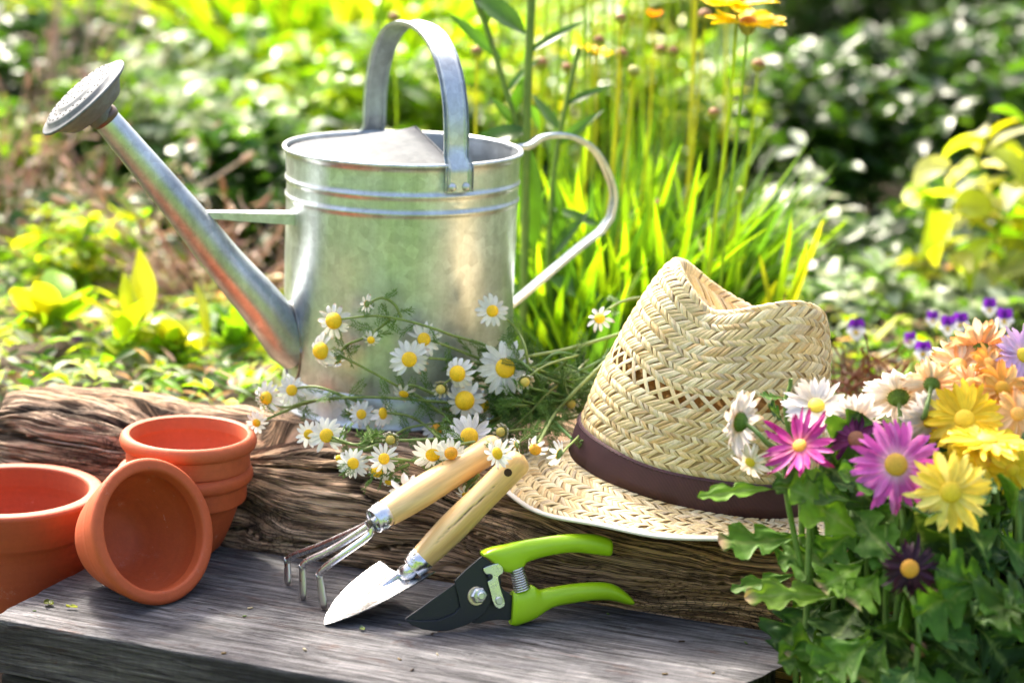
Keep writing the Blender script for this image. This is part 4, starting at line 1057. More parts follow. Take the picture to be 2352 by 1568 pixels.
# (x, y, petal radius px, face right, face up, n, droop, back?, stem points, label)
CH = [
 (766, 737, 42, -.25, -.05, 13, .9, 0, [(790, 732), (860, 725), (915, 732), (990, 752), (1040, 770), (1108, 790), (1150, 808), (1200, 835), (1290, 868)], 'uppermost left chamomile against the can, its long stem arching over the others', .030),
 (736, 806, 44, -.62, -.10, 15, 1.1, 0, [(768, 812), (802, 827), (866, 860), (920, 890), (965, 912), (1010, 945), (1080, 985)], 'chamomile facing left on the can body with petals swept back to the right', .034),
 (842, 698, 22, -.75, .15, 9, .15, 1, [(857, 690), (880, 684), (907, 699), (922, 730)], 'small half closed chamomile hanging on the hooked stem against the can', .030),
 (852, 781, 22, -.1, -.45, 9, .6, 0, [(858, 770), (866, 757), (897, 733)], 'small drooping chamomile in the middle of the can body', .030),
 (940, 825, 46, -.05, .05, 17, .35, 0, [(975, 822), (1022, 825), (1090, 832), (1180, 850)], 'large open chamomile in the centre of the can body facing the front', .036),
 (974, 779, 40, .25, .1, 15, .4, 0, [(1003, 786), (1057, 806), (1125, 832), (1210, 860)], 'open chamomile tucked behind the upper right of the large central one', .026),
 (1131, 714, 36, .0, .0, 14, .3, 0, [(1160, 730), (1186, 757), (1206, 798), (1215, 860)], 'chamomile standing alone at the top right corner of the can', .030),
 (1161, 845, 60, .15, .05, 19, .25, 0, [(1175, 860), (1195, 900), (1215, 940)], 'largest wide open chamomile at the lower right of the can', .050),
 (1050, 858, 42, -.35, -.1, 14, 1.3, 0, [(1070, 862), (1130, 880), (1200, 900)], 'chamomile with big yellow dome and petals folded back, left of the largest one', .045),
 (1067, 920, 50, -.1, -.1, 15, .9, 0, [(1080, 930), (1130, 950), (1200, 955)], 'chamomile below the big domed one, petals hanging downward', .048),
 (1108, 931, 42, .3, -.2, 12, .6, 0, [(1120, 940), (1160, 945), (1230, 945)], 'chamomile half hidden behind the right side of the hanging one', .035),
 (670, 896, 34, .05, .1, 14, .35, 0, [(692, 889), (733, 889), (778, 905), (830, 925)], 'chamomile at the left foot of the can on a short arched stem', .030),
 (611, 914, 40, -.45, -.05, 14, .7, 0, [(625, 920), (655, 935), (716, 920), (820, 912), (920, 915), (1040, 925), (1170, 935)], 'chamomile leftmost beside the foot of the can, facing left', .034),
 (589, 971, 25, -.1, -.25, 12, .4, 0, [(600, 968), (640, 950), (690, 930), (728, 918)], 'lowest left small chamomile over the log, left of all the others', .030),
 (830, 951, 30, .05, .0, 17, .25, 0, [(838, 968), (848, 985), (852, 1010), (858, 1018)], 'small flat chamomile in front of the can base ring', .030),
 (812, 951, 28, -.3, -.1, 10, 1.5, 0, [(822, 958), (840, 975), (855, 1005)], 'yellow domed chamomile peeping out behind the small flat one', .022),
 (880, 949, 36, .78, .05, 12, .35, 0, [(893, 948), (938, 955), (975, 975), (1009, 1005), (1050, 1030)], 'narrow chamomile seen from the side at the can base', .030),
 (927, 905, 30, -.2, -.75, 9, .5, 0, [(930, 890), (950, 885), (1000, 905)], 'thin drooping chamomile hanging between the central and domed ones', .022),
 (709, 997, 30, .2, -.1, 12, .35, 0, [(722, 1002), (770, 1012), (800, 1018)], 'small chamomile just left of the big round one on the log edge', .026),
 (750, 1000, 42, .0, .05, 17, .35, 0, [(770, 1005), (787, 1012), (818, 1021), (852, 1014), (960, 1010), (1060, 1005)], 'round chamomile lying on the top left edge of the log', .034),
 (778, 1052, 20, -.35, -.1, 6, 1.9, 0, [(790, 1050), (830, 1035), (870, 1020)], 'bare yellow chamomile dome partly behind the white one on the log face', .022),
 (811, 1064, 35, .0, -.05, 16, .3, 0, [(825, 1058), (842, 1050), (880, 1052), (930, 1060)], 'flat chamomile hanging over the left part of the log face', .032),
 (882, 1053, 34, .1, .1, 13, .35, 0, [(905, 1053), (955, 1060), (985, 1080), (1010, 1090)], 'chamomile with a dark centre in the middle of the log face', .036),
 (866, 1082, 34, -.3, -.5, 10, .8, 0, [(872, 1070), (890, 1062), (930, 1058)], 'ragged chamomile hanging below the dark centred one', .026),
 (934, 1127, 44, -.15, .15, 16, .6, 0, [(950, 1110), (965, 1100), (985, 1082), (1008, 1062), (1040, 1030)], 'lowest chamomile resting on the cultivator handle', .050),
 (994, 1045, 44, .0, -.5, 15, .3, 0, [(1000, 1038), (1025, 1028), (1060, 1015)], 'chamomile seen from above with upright white petals over the log edge', .034),
 (1036, 1041, 34, .1, -.45, 13, .8, 0, [(1040, 1028), (1060, 1020), (1090, 1015)], 'orange yellow domed chamomile right beside the cultivator handle', .036),
 (1078, 1002, 54, .1, .15, 16, .1, 0, [(1085, 990), (1105, 975), (1150, 960)], 'big white chamomile with long upright petals above the handles', .042),
 (1142, 1041, 38, -.62, -.15, 13, .35, 0, [(1150, 1038), (1165, 1030), (1178, 1022)], 'chamomile seen edge on across the end of the wooden handles', .070),
 (1229, 1032, 32, -.45, -.6, 8, 1.2, 0, [(1222, 1018), (1240, 1000), (1270, 960)], 'wilted orange centred chamomile on the hat brim beside the trowel handle', .060),
 (1283, 1042, 34, -.85, .25, 10, -.9, 1, [(1300, 1030), (1330, 1000), (1345, 968), (1358, 920), (1363, 870), (1362, 856)], 'chamomile seen from behind lying on the hat brim', .060),
 (1377, 731, 32, -.1, .35, 9, .5, 0, [(1385, 722), (1400, 708), (1430, 692), (1470, 684), (1520, 690)], 'lone chamomile beside the left slope of the hat, over green leaves', .05),
 (1072, 1137, 30, -.1, -.8, 9, .4, 0, [(1070, 1125), (1080, 1110), (1100, 1090)], 'white petals of a chamomile showing beneath the two handles', .012),
 (893, 1108, 24, -.2, -.8, 8, .5, 0, [(895, 1098), (905, 1082), (940, 1066)], 'small limp chamomile between the log face and the cultivator handle', .018),
 (1186, 1022, 24, -.8, -.3, 9, -.9, 1, [(1192, 1015), (1215, 1002), (1236, 1004), (1262, 992)], 'small chamomile turned away above the trowel handle end', .075),
 (1003, 985, 34, .0, .5, 10, .6, 0, [(1010, 985), (1050, 975), (1100, 965)], 'shaded chamomile deep in the foliage in front of the can', .015),
 (775, 828, 26, .3, -.5, 9, .6, 1, [(784, 806), (800, 790), (832, 777), (866, 757)], 'small white chamomile behind the one facing left', .022),
]
BUD = [(1012, 894, -.3, -.3, [(1022, 880), (1036, 872), (1070, 868)], 'closing chamomile bud left of the large domed one', .040),
 (1206, 877, .1, -.5, [(1218, 862), (1237, 848), (1271, 832), (1330, 815)], 'closing chamomile bud at the right of the largest flower', .045),
 (897, 1010, -.2, -.5, [(906, 1000), (930, 985), (970, 976), (1040, 968)], 'white tipped chamomile bud in front of the can base', .032),
 (1312, 927, .0, -.6, [(1308, 912), (1300, 895), (1296, 870)], 'tiny chamomile bud hanging left of the hat', .05),
 (1150, 992, -.6, .0, [(1160, 991), (1200, 986), (1245, 990), (1290, 975)], 'small greenish chamomile bud just above the handle ends', .05)]
rs = np.random.RandomState(77)
YE = (.95, .60, .008)
for (x, y, R, a, b, n, dr, back, stem, lab, off) in CH:
    C = cpt(x, y, off); sc = (C - EYE).dot(FW) / F; Rm = R * sc * 1.14
    nrm = facing(a, b, False)
    if back: nrm = facing(a, b, True)
    e = empty('chamomile', C, lab, 'flower', G_CH)
    hd = MB(); B = basis(nrm, rs.uniform(0, 6)); rd = Rm * (.34 if dr < .8 else .40) if R > 24 else Rm * .36
    hh = rd * (.45 if dr < .6 else .95)
    gp = ((rs.uniform(0, 6), rs.uniform(.15, .35)),) if rs.rand() < .45 else ()
    lop = rs.uniform(-.35, .35); l0 = rs.uniform(0, 6)
    pm = petals(rs, B, C - nrm * hh * .2, Rm, rd, n, .255 if n > 12 else .30, (lambda a, d_=dr, l=lop, z=l0: d_ + l * cos(a - z) + .12 * sin(3 * a + z)), WH, ragged=.28 if rs.rand() < .4 else .12, twist=.5, gap=gp)
    dcol = (.80, .36, .012) if ('orange' in lab or 'shaded' in lab) else YE  # shaded bloom gets a dimmer orange disc, its shade put into colour
    flo = disc(B, C - nrm * hh * .12, rd, hh, (dcol[0] * .9, dcol[1] * .85, dcol[2]) if hh < rd * .6 else dcol, dcol).build('flower_head', M_DISC, e)
    pm.build('petals', M_WHITE, flo)
    calyx(B, C - nrm * hh * .2, rd * .8, rd * .45, (.20, .27, .07), 10).build('calyx', M_STEM, flo)
    k = len(stem); P = [C - nrm * rd * .6]
    tgt = max(.008, off * .6)
    for i, (sx, sy) in enumerate(stem): P.append(cpt(sx, sy, off + (.022 - off) * min(1, (i + 1) / max(2, k * .6)) + .004 * vnoise(sx * .01, sy * .013)))
    P = [p for i, p in enumerate(P) if i == 0 or (p - P[i - 1]).length > .001]
    SP_ = smoothpath(P, 10 + 4 * k)
    st = tube(MB(), SP_, list(np.linspace(.00095, .00155, len(SP_))), 7, (.20, .27, .065)).build('stem', M_STEM, e)
    if k >= 3:
        for q in range(2 + k // 2):
            i = rs.randint(len(SP_) // 4, len(SP_) - 1); d = (SP_[i + 1 if i + 1 < len(SP_) else i] - SP_[i - 1]).normalized()
            dd = (d * rs.uniform(-.6, .9) + Vector((rs.uniform(-1, 1), rs.uniform(-.4, .2), rs.uniform(-1, 1)))).normalized()
            fm = MB(); feather(fm, SP_[i], dd, rs.uniform(.012, .024), rs); fm.build('feathery_leaf', M_STEM, e)
for (x, y, a, b, stem, lab, off) in BUD:
    C = cpt(x, y, off); nrm = facing(a, b); e = empty('chamomile_bud', C, lab, 'flower bud', 'chamomile buds among the daisies'); B = basis(nrm)
    h = disc(B, C, .0042, .0040, (.62, .50, .10)).build('flower_head', M_DISC, e)
    petals(rs, B, C - nrm * .003, .0105, .0050, 11, .26, -1.5, [(.78, .76, .66), (.7, .62, .42)], liftz=-.001).build('petals', M_WHITE, h)
    calyx(B, C - nrm * .0015, .0048, .0036, (.22, .26, .08), 10).build('calyx', M_STEM, h)
    P = [C - nrm * .004] + [cpt(sx, sy, off - .003 * i) for i, (sx, sy) in enumerate(stem)]
    tube(MB(), smoothpath(P, 20), .00105, 7, (.20, .27, .065)).build('stem', M_STEM, e)
# the tangled bunch of stems and feathery leaves: one uncountable mass between can and hat
mb = MB(); rs = np.random.RandomState(3)
for k in range(26):
    y0, y1 = rs.uniform(800, 1000), rs.uniform(800, 1010); x0 = rs.uniform(1010, 1200); x1 = rs.uniform(1290, 1440)
    if x1 > 1330: y1 = min(y1, 940)
    P = [cpt(x0 + (x1 - x0) * t, y0 + (y1 - y0) * t - 25 * sin(pi * t) * rs.uniform(-.5, 1), .012 + rs.uniform(0, .03)) for t in np.linspace(0, 1, 5)]
    SP_ = smoothpath(P, 14); tube(mb, SP_, .0013, 6, (.15 * rs.uniform(.6, 1.3), .22, .05))
    for q in range(7):
        i = rs.randint(0, 14); feather(mb, SP_[i], Vector((rs.uniform(-1, 1), rs.uniform(-.6, .4), rs.uniform(-1, 1))), rs.uniform(.014, .030), rs, np.array((.10, .21, .03)) * rs.uniform(.6, 1.5))
for k in range(40):
    x = rs.uniform(1130, 1400) if k > 25 else rs.uniform(930, 1180); y = rs.uniform(840, 1000) if k > 25 else rs.uniform(930, 1010)
    if x > 1330: y = min(y, 1000 - (x - 1330) * 1.2)
    feather(mb, cpt(x, y, rs.uniform(.008, .03)), Vector((rs.uniform(-1, 1), rs.uniform(-.5, .3), rs.uniform(-1, 1))), rs.uniform(.016, .032), rs, np.array((.10, .20, .03)) * rs.uniform(.6, 1.5))
tag(mb.build('chamomile_foliage', M_STEM), 'tangle of green stems and feathery leaves between the can and the hat', 'foliage', kind='stuff')
for k, (pts, lab) in enumerate([([(1237, 1018), (1271, 955), (1312, 907), (1363, 856), (1412, 808), (1450, 765)], 'long bare green stem crossing in front of the left edge of the hat'),
                ([(1190, 830), (1215, 818), (1300, 802), (1412, 770), (1470, 748)], 'long green stem running behind the hat at mid height')]):
    P = [cpt(x, y, .065 if k == 0 else .02) for x, y in pts]
    SP_ = smoothpath(P, 24); e = empty('chamomile_sprig', P[0], lab, 'stem', 'chamomile cut stems'); tube(MB(), SP_, .0015, 8, (.22, .30, .08)).build('stem', M_STEM, e)
    for q in range(12 if k == 0 else 4): fm = MB(); i = rs.randint(1, 23); feather(fm, SP_[i], Vector((rs.uniform(-1, 1), 0, rs.uniform(-1, 1))), .018, rs); fm.build('feathery_leaf', M_STEM, e)

# ---------------- chrysanthemums
def lobed_leaf(mb, P0, P1, up, W, rs, col, droop=.15, lobes=3, cup=.15, tip=None):
    """P0 = stalk end, P1 = tip; lobed outline, folded along the midrib"""
    A = P1 - P0; L = A.length; t_ = A.normalized(); n = (up - t_ * up.dot(t_)).normalized(); s_ = t_.cross(n)
    NU, NV = 46, 13; u = np.linspace(0, 1, NU)[:, None]; v = np.linspace(-1, 1, NV)[None]
    w = W * .5 * np.interp(u, [0, .12, .22, .4, .62, .8, .93, 1], [.05, .07, .30, .78, 1.0, .82, .50, .08])
    ph = rs.uniform(0, 1)
    lob = 1 - .58 * np.clip(np.cos((u * (lobes + .3) + .12 + ph * .2) * 2 * pi), 0, 1)**1.2 * np.clip((u - .2) * 8, 0, 1) * np.clip((.97 - u) * 7, .0, 1)
    fine = 1 - .07 * np.abs(np.sin(u * pi * lobes * 3.1 + ph * 4))
    ww = w * lob * fine
    x = u * L + np.abs(v)**1.5 * ww * .42 * np.clip((u - .1) * 4, 0, 1)
    y = v * ww + .04 * L * np.sin(u * 3 + ph * 6)
    z = cup * np.abs(v) * ww - droop * L * u * u + .05 * W * vnoise(u * 5 + ph * 9, v * 2.4) + .014 * W * np.cos(np.abs(v) * 14 - u * 34) * np.abs(v)
    z = z + .02 * W * np.exp(-(v / .12)**2) * -1
    x, y, z = np.broadcast_arrays(x, y, z)
    P = np.array(P0) + x[..., None] * np.array(t_) + y[..., None] * np.array(s_) + z[..., None] * np.array(n)
    c = np.array(col) * (1 + .18 * vnoise(u * 7, v * 3 + ph)[..., None])
    vein = np.exp(-(v / .09)**2) + .55 * np.exp(-(np.cos(np.abs(v) * 7 - u * 17) - 1)**2 / .006) * (np.abs(v) < .8)
    vein = np.broadcast_to(vein, x.shape)[..., None] * .6
    c = c * (1 - vein) + np.array((.24, .34, .09)) * vein
    if tip is not None:
        k = np.clip((u - .86) * 8, 0, 1) * (np.abs(v) > -1); k = np.broadcast_to(k, x.shape)[..., None] * .8; c = c * (1 - k) + np.array(tip) * k
    mb.add(P.reshape(-1, 3), gridfaces(NU, NV), c.reshape(-1, 3))
    return mb
YW = [(.88, .68, .035), (.90, .74, .08), (.82, .58, .02)]
WC = [(.84, .82, .78), (.86, .84, .82), (.82, .74, .62)]
PE = [(.86, .52, .24), (.88, .62, .36), (.80, .40, .13), (.88, .72, .52)]
ORG = [(.86, .44, .08), (.84, .50, .16), (.80, .36, .05)]
MG = [(.48, .035, .28), (.54, .06, .34), (.42, .02, .22)]
MP = [(.62, .13, .50), (.68, .19, .56), (.54, .08, .40)]
DP = [(.16, .02, .09), (.10, .012, .06), (.22, .03, .13)]
DK = [(.035, .006, .022), (.05, .008, .03), (.022, .004, .016)]
LI = [(.66, .42, .72), (.72, .52, .78)]
# x, y, R, face right, up, back, n, rows, width, droop, colours, disc colour, Y, root x, ragged, label
CM = [
 (1692, 968, 84, -.80, .10, 1, 17, 2, 0.216, .45, WC, (.75, .5, .02), 1.475, 1838, .3, 'white chrysanthemum turned left with its green calyx toward the viewer, in front of the hat'),
 (1875, 930, 76, -.1, .55, 0, 18, 2, 0.192, -.30, WC, YW[0], 1.50, 1900, .25, 'white chrysanthemum with raised petals against the hat crown'),
 (1965, 958, 66, .1, .62, 1, 16, 2, 0.216, -.2, WC, YW[0], 1.49, 1960, .1, 'white chrysanthemum seen from behind in the middle of the bunch'),
 (2062, 905, 92, .0, .72, 1, 20, 2, 0.184, .15, WC, YW[0], 1.52, 2060, .1, 'widest white chrysanthemum with flat spread petals and green underside'),
 (2139, 966, 78, .35, -.45, 0, 18, 2, 0.200, .5, WC, YW[0], 1.49, 2150, .2, 'white chrysanthemum with a yellow centre drooping to the lower right'),
 (2142, 880, 70, .35, .45, 1, 18, 2, 0.208, .1, [PE[3], PE[1], WC[2]], PE[0], 1.50, 2110, .5, 'pale peach chrysanthemum seen from behind with a green calyx'),
 (2251, 800, 88, .0, .68, 1, 16, 2, 0.255, -.1, [PE[1], PE[3], PE[0]], ORG[0], 1.545, 2260, .35, 'tall peach chrysanthemum highest in the bunch, seen from behind'),
 (2200, 840, 86, -.3, .45, 0, 17, 2, 0.212, .4, PE, ORG[0], 1.53, 2210, .6, 'faded peach chrysanthemum with tangled petals'),
 (2303, 892, 74, .1, .2, 0, 16, 2, 0.221, .5, ORG, (.72, .36, .01), 1.49, 2330, .7, 'orange wilting chrysanthemum at the right with curled petals'),
 (2272, 832, 52, .2, .4, 0, 14, 2, 0.255, .3, [ORG[0], PE[0]], ORG[0], 1.51, 2280, .6, 'small orange chrysanthemum between the peach one and the lilac one'),
 (2352, 815, 72, .4, .3, 0, 15, 2, 0.205, .2, LI, YW[2], 1.52, 2380, .1, 'lilac chrysanthemum cut by the right edge of the picture'),
 (2216, 962, 92, -.15, .25, 0, 15, 2, 0.213, .2, YW, YW[2], 1.47, 2230, .15, 'yellow chrysanthemum with upright petals below the orange ones'),
 (2268, 1006, 98, .05, .93, 0, 19, 2, 0.197, .1, YW, YW[2], 1.445, 2290, .1, 'yellow chrysanthemum seen edge on'),
 (1836, 1022, 104, -.40, .50, 0, 12, 2, 0.150, -.30, MG, (.85, .40, .03), 1.45, 1860, .55, 'deep magenta chrysanthemum with narrow spiky petals, leftmost of the pink ones'),
 (1968, 1008, 80, .0, .3, 0, 16, 2, 0.160, .8, DP, (.3, .12, .05), 1.47, 1990, .8, 'shrivelled dark purple chrysanthemum between the two pink ones'),
 (2059, 1066, 106, .02, .16, 0, 20, 2, 0.160, .28, MP, (.62, .36, .03), 1.42, 2075, .08, 'large open pink chrysanthemum with a golden centre'),
 (2184, 1130, 98, -.08, .06, 0, 15, 2, 0.197, .3, [(.90, .74, .12), (.88, .68, .07), (.92, .80, .22)], (.80, .58, .02), 1.40, 2190, .12, 'large open yellow chrysanthemum nearest the viewer'),
 (2258, 1058, 78, .3, .4, 0, 14, 2, 0.205, .2, YW, YW[2], 1.44, 2270, .15, 'yellow chrysanthemum behind the nearest one'),
 (2325, 1080, 62, -.2, -.3, 0, 14, 2, 0.205, .4, YW, YW[2], 1.43, 2340, .2, 'small yellow chrysanthemum drooping at the right edge'),
 (2090, 1305, 84, -.05, .10, 0, 17, 3, 0.130, .75, DK, (.66, .32, .02), 1.375, 2110, .8, 'dead black purple chrysanthemum with an orange centre low in the leaves'),
 (1722, 1062, 50, -.5, -.5, 0, 10, 2, 0.192, .5, WC, YW[0], 1.47, 1870, .2, 'small white chrysanthemum hanging beneath the magenta one'),
 (2290, 950, 52, .5, .2, 0, 12, 2, 0.213, .4, [(.78, .66, .74)], YW[2], 1.50, 2300, .2, 'faint pale lilac chrysanthemum behind the yellow ones'),
 (2232, 882, 66, .2, .35, 0, 15, 2, .23, .4, PE, ORG[0], 1.50, 2240, .5, 'peach chrysanthemum filling the gap left of the orange wilting one'),
 (2338, 950, 66, -.1, .2, 0, 15, 2, .23, .4, [PE[0], PE[1], ORG[1]], ORG[0], 1.47, 2345, .3, 'peach yellow chrysanthemum at the right edge under the orange one'),
 (2172, 912, 60, -.2, .3, 0, 14, 2, .23, .4, [PE[1], PE[3], WC[0]], ORG[0], 1.51, 2180, .4, 'cream chrysanthemum behind the yellow one with upright petals'),
 (2335, 860, 60, -.2, .3, 0, 14, 2, .23, .4, [PE[1], PE[3]], ORG[0], 1.53, 2350, .4, 'pale peach chrysanthemum just below the lilac one'),
 (2185, 1010, 56, -.3, .0, 0, 13, 2, .22, .4, YW, YW[2], 1.48, 2190, .3, 'yellow chrysanthemum peeping out between the pink and the nearest yellow one'),
 (1925, 965, 50, -.2, .4, 0, 13, 2, .2, .3, WC, YW[0], 1.52, 1925, .3, 'small white chrysanthemum behind the magenta one'),
]
G_CM = 'chrysanthemums in the bunch at the right'
rs = np.random.RandomState(12)
for (x, y, R, a, b, back, n, rows, wd, dr, cols, dc, Y, rx, rag, lab) in CM:
    C = atY(x, y, Y); sc = (C - EYE).dot(FW) / F; Rm = R * sc * 1.06; nrm = facing(a, b, bool(back))
    e = empty('chrysanthemum', (C.x, C.y, -.2), lab, 'flower', G_CM)
    B = basis(nrm, rs.uniform(0, 6)); rd = Rm * (.15 if cols is MG else .24)
    h = disc(B, C - nrm * rd * .15, rd, rd * .42, dc, (dc[0], dc[1] * .9, dc[2])).build('flower_head', M_DISC, e)
    um = None if cols in (DK, DP) else ((.85, .80, .72, .6) if cols is MP else (*[min(1, q * 1.05) for q in dc], .35))
    petals(rs, B, C - nrm * rd * .2, Rm * 1.04, rd, n, wd, dr, cols, rows=rows, ragged=rag, upmix=um, twist=.4).build('petals', M_PETAL, h)
    calyx(B, C - nrm * rd * .25, rd * 1.05, rd * .85, (.13, .23, .035), 14).build('calyx', M_GREEN, h)
    g0 = atY(rx, 1568, Y - .02 + rs.uniform(-.02, .03)); g0.z = -.20
    base = C - nrm * rd * 1.1
    p1 = base - nrm * .018 + Vector((0, 0, -.012)); p2 = atY(rx, min(1500, y + 150), Y + .005); p3 = p2.lerp(g0, .5) + Vector((rs.uniform(-.008, .008), 0, 0))
    SP_ = smoothpath([base, p1, p2, p3, g0], 34)
    tube(MB(), SP_, list(np.linspace(.0017, .0030, 35)), 9, (.13, .22, .045)).build('stem', M_STEM, e)
    for q in range(2):                                    # a couple of leaves on every stem
        i = rs.randint(9, 24); p = SP_[i]; d = Vector((rs.uniform(-1 if rx > 1960 else 0, 1), rs.uniform(-.5, .5), rs.uniform(-.2, .35))).normalized()
        lobed_leaf(MB(), p, p + d * rs.uniform(.03, .05), (-FW * .7 + Vector((0, 0, 1)) + Vector((rs.uniform(-.4, .4), 0, 0))).normalized(), rs.uniform(.022, .034), rs, np.array((.035, .095, .02)) * rs.uniform(.7, 1.4)).build('leaf', M_GREEN, e)
# leafy shoots: the leaves one can pick out in the photograph (tip, stalk end, width, colour)
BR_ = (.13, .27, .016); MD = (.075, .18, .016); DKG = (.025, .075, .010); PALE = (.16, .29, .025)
LV = [(1647, 1241, 1852, 1234, 95, MD, 1.455, 1), (1790, 1290, 1940, 1262, 120, MD, 1.46, 0), (1815, 1125, 1996, 1236, 150, BR_, 1.43, 0), (1604, 1131, 1795, 1129, 46, BR_, 1.445, 0),
      (1682, 1339, 1842, 1318, 50, MD, 1.46, 0), (1716, 1372, 1940, 1362, 78, PALE, 1.43, 1), (1785, 1490, 1900, 1385, 150, DKG, 1.44, 0), (1970, 1560, 1992, 1443, 140, PALE, 1.38, 1),
      (1886, 1352, 1985, 1285, 92, BR_, 1.42, 1), (1955, 1385, 2020, 1310, 110, BR_, 1.41, 1), (1800, 1500, 1950, 1490, 60, MD, 1.41, 1), (2125, 1568, 2185, 1420, 150, DKG, 1.40, 0),
      (2330, 1540, 2240, 1440, 170, DKG, 1.41, 0), (1950, 1095, 1985, 1190, 80, BR_, 1.47, 0), (1905, 1165, 1960, 1215, 70, BR_, 1.46, 0), (1770, 930, 1800, 975, 46, DKG, 1.50, 0),
      (1745, 905, 1800, 915, 26, MD, 1.50, 0), (1880, 1300, 1800, 1240, 60, DKG, 1.48, 0), (1840, 1545, 1930, 1520, 100, DKG, 1.42, 0), (2150, 1230, 2080, 1190, 90, DKG, 1.47, 0), (2240, 1240, 2300, 1180, 110, DKG, 1.48, 0), (2020, 1240, 1985, 1170, 100, MD, 1.46, 0)]
for k, (tx, ty, sx, sy, W, col, Y, tipc) in enumerate(LV):
    P0 = atY(sx, sy, Y + .012); P1 = atY(tx, ty, Y - .004)
    if k % 3 == 0:
        gx = 1900 + (k * 61) % 330; e = empty('chrysanthemum_shoot', (P0.x, P0.y, -.2), ['leafy chrysanthemum shoot reaching left over the hat brim', 'leafy chrysanthemum shoot with a big bright lobed leaf', 'leafy chrysanthemum shoot with small leaves over the log', 'low chrysanthemum shoot with pale brown tipped leaf at the bottom', 'chrysanthemum shoot in the centre with brown edged leaves', 'dark chrysanthemum shoot at the lower right corner', 'chrysanthemum shoot beside the end of the plank', 'short shaded chrysanthemum shoot behind the yellow flower'][k // 3], 'plant', 'leafy chrysanthemum shoots')
        g0 = atY(gx, 1568, Y); g0.z = -.2; stemP = smoothpath([P0 + Vector((.004, .006, .035)), P0 + Vector((.006, .004, -.01)), P0.lerp(g0, .5), g0], 24)
        tube(MB(), stemP, list(np.linspace(.0016, .0032, 25)), 8, (.13, .23, .045)).build('stem', M_STEM, e)
    else:
        q = min(stemP, key=lambda p: (p - P0).length + abs(p.z - (P0.z - .012)) * .5)
        if (q - P0).length < .10: tube(MB(), smoothpath([P0, P0.lerp(q, .5) + Vector((0, 0, -.003)), q], 8), .0011, 6, (.13, .23, .045)).build('leaf_stalk', M_STEM, e)
    W_ = W * (P0 - EYE).dot(FW) / F
    lobed_leaf(MB(), P0, P1, (-FW * 1.0 + Vector((0, 0, .9)) + RT * rs.uniform(-.3, .3)).normalized(), W_ * 1.15, rs, col, droop=rs.uniform(-.05, .15), lobes=3, tip=(.50, .30, .20) if tipc else None).build('leaf', M_GREEN, e)
# dense shaded leaves filling the base of the bunch
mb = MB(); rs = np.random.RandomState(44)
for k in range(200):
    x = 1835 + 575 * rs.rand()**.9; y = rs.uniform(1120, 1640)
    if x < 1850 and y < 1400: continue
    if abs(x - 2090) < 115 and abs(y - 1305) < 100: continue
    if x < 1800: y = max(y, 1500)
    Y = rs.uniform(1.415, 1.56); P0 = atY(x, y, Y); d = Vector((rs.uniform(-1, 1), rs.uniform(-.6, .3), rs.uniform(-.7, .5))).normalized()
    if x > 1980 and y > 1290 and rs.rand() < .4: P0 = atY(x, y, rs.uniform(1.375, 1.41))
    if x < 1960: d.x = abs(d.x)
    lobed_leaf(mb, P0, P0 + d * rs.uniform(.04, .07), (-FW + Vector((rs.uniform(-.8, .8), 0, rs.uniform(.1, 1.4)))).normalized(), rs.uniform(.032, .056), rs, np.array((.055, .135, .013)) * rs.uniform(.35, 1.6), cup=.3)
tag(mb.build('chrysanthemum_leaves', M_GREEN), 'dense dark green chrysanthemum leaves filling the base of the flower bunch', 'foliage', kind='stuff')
for x, y, Y, lab in ((2110, 1490, 1.39, 'brown dried chrysanthemum bud lowest among the leaves'), (2142, 1370, 1.40, 'brown dried bud beside the dead purple flower'), (2177, 1358, 1.42, 'small brown dried bud right of the other near the dead flower')):
    C = atY(x, y, Y); e = empty('dried_bud', C, lab, 'flower bud', 'brown dried buds'); B = basis(facing(-.2, .1, False))
    disc(B, C, .0062, .006, (.26, .15, .09)).build('bud', M_DISC, e); calyx(B, C + FW * .001, .0064, .006, (.22, .15, .09), 12).build('calyx', M_STEM, e)
    tube(MB(), smoothpath([C + FW * .006, C + Vector((.008, .01, -.02)), C + Vector((.003, .012, -.07)), C + Vector((.0, .01, -.16))], 16), .0014, 7, (.16, .2, .06)).build('stem', M_STEM, e)
# the dark wire handle and rim of the bucket the flowers stand in
s = NT('dark_wet_metal').set(Metallic=.9, Roughness=.3); s.b.inputs['Base Color'].default_value = (.05, .055, .065, 1)
bk = empty('flower_bucket', (.385, 1.50, -.2), 'dark metal bucket rim showing behind the yellow chrysanthemums at the right edge', 'bucket')
T = Matrix.Translation((.43, 1.52, 0)); fixnormals(lathe(MB(), [(.070, -.2), (.090, .10), (.0915, .103), (.089, .104), (.0885, .098), (.068, -.19)], T, 60).build('bucket_body', s.m, bk))
tube(MB(), [Vector((.43 + cos(t) * .0915, 1.52 + sin(t) * .0915, .103)) for t in np.linspace(0, 2 * pi, 50)], .0022, 8).build('rim_wire', s.m, bk)
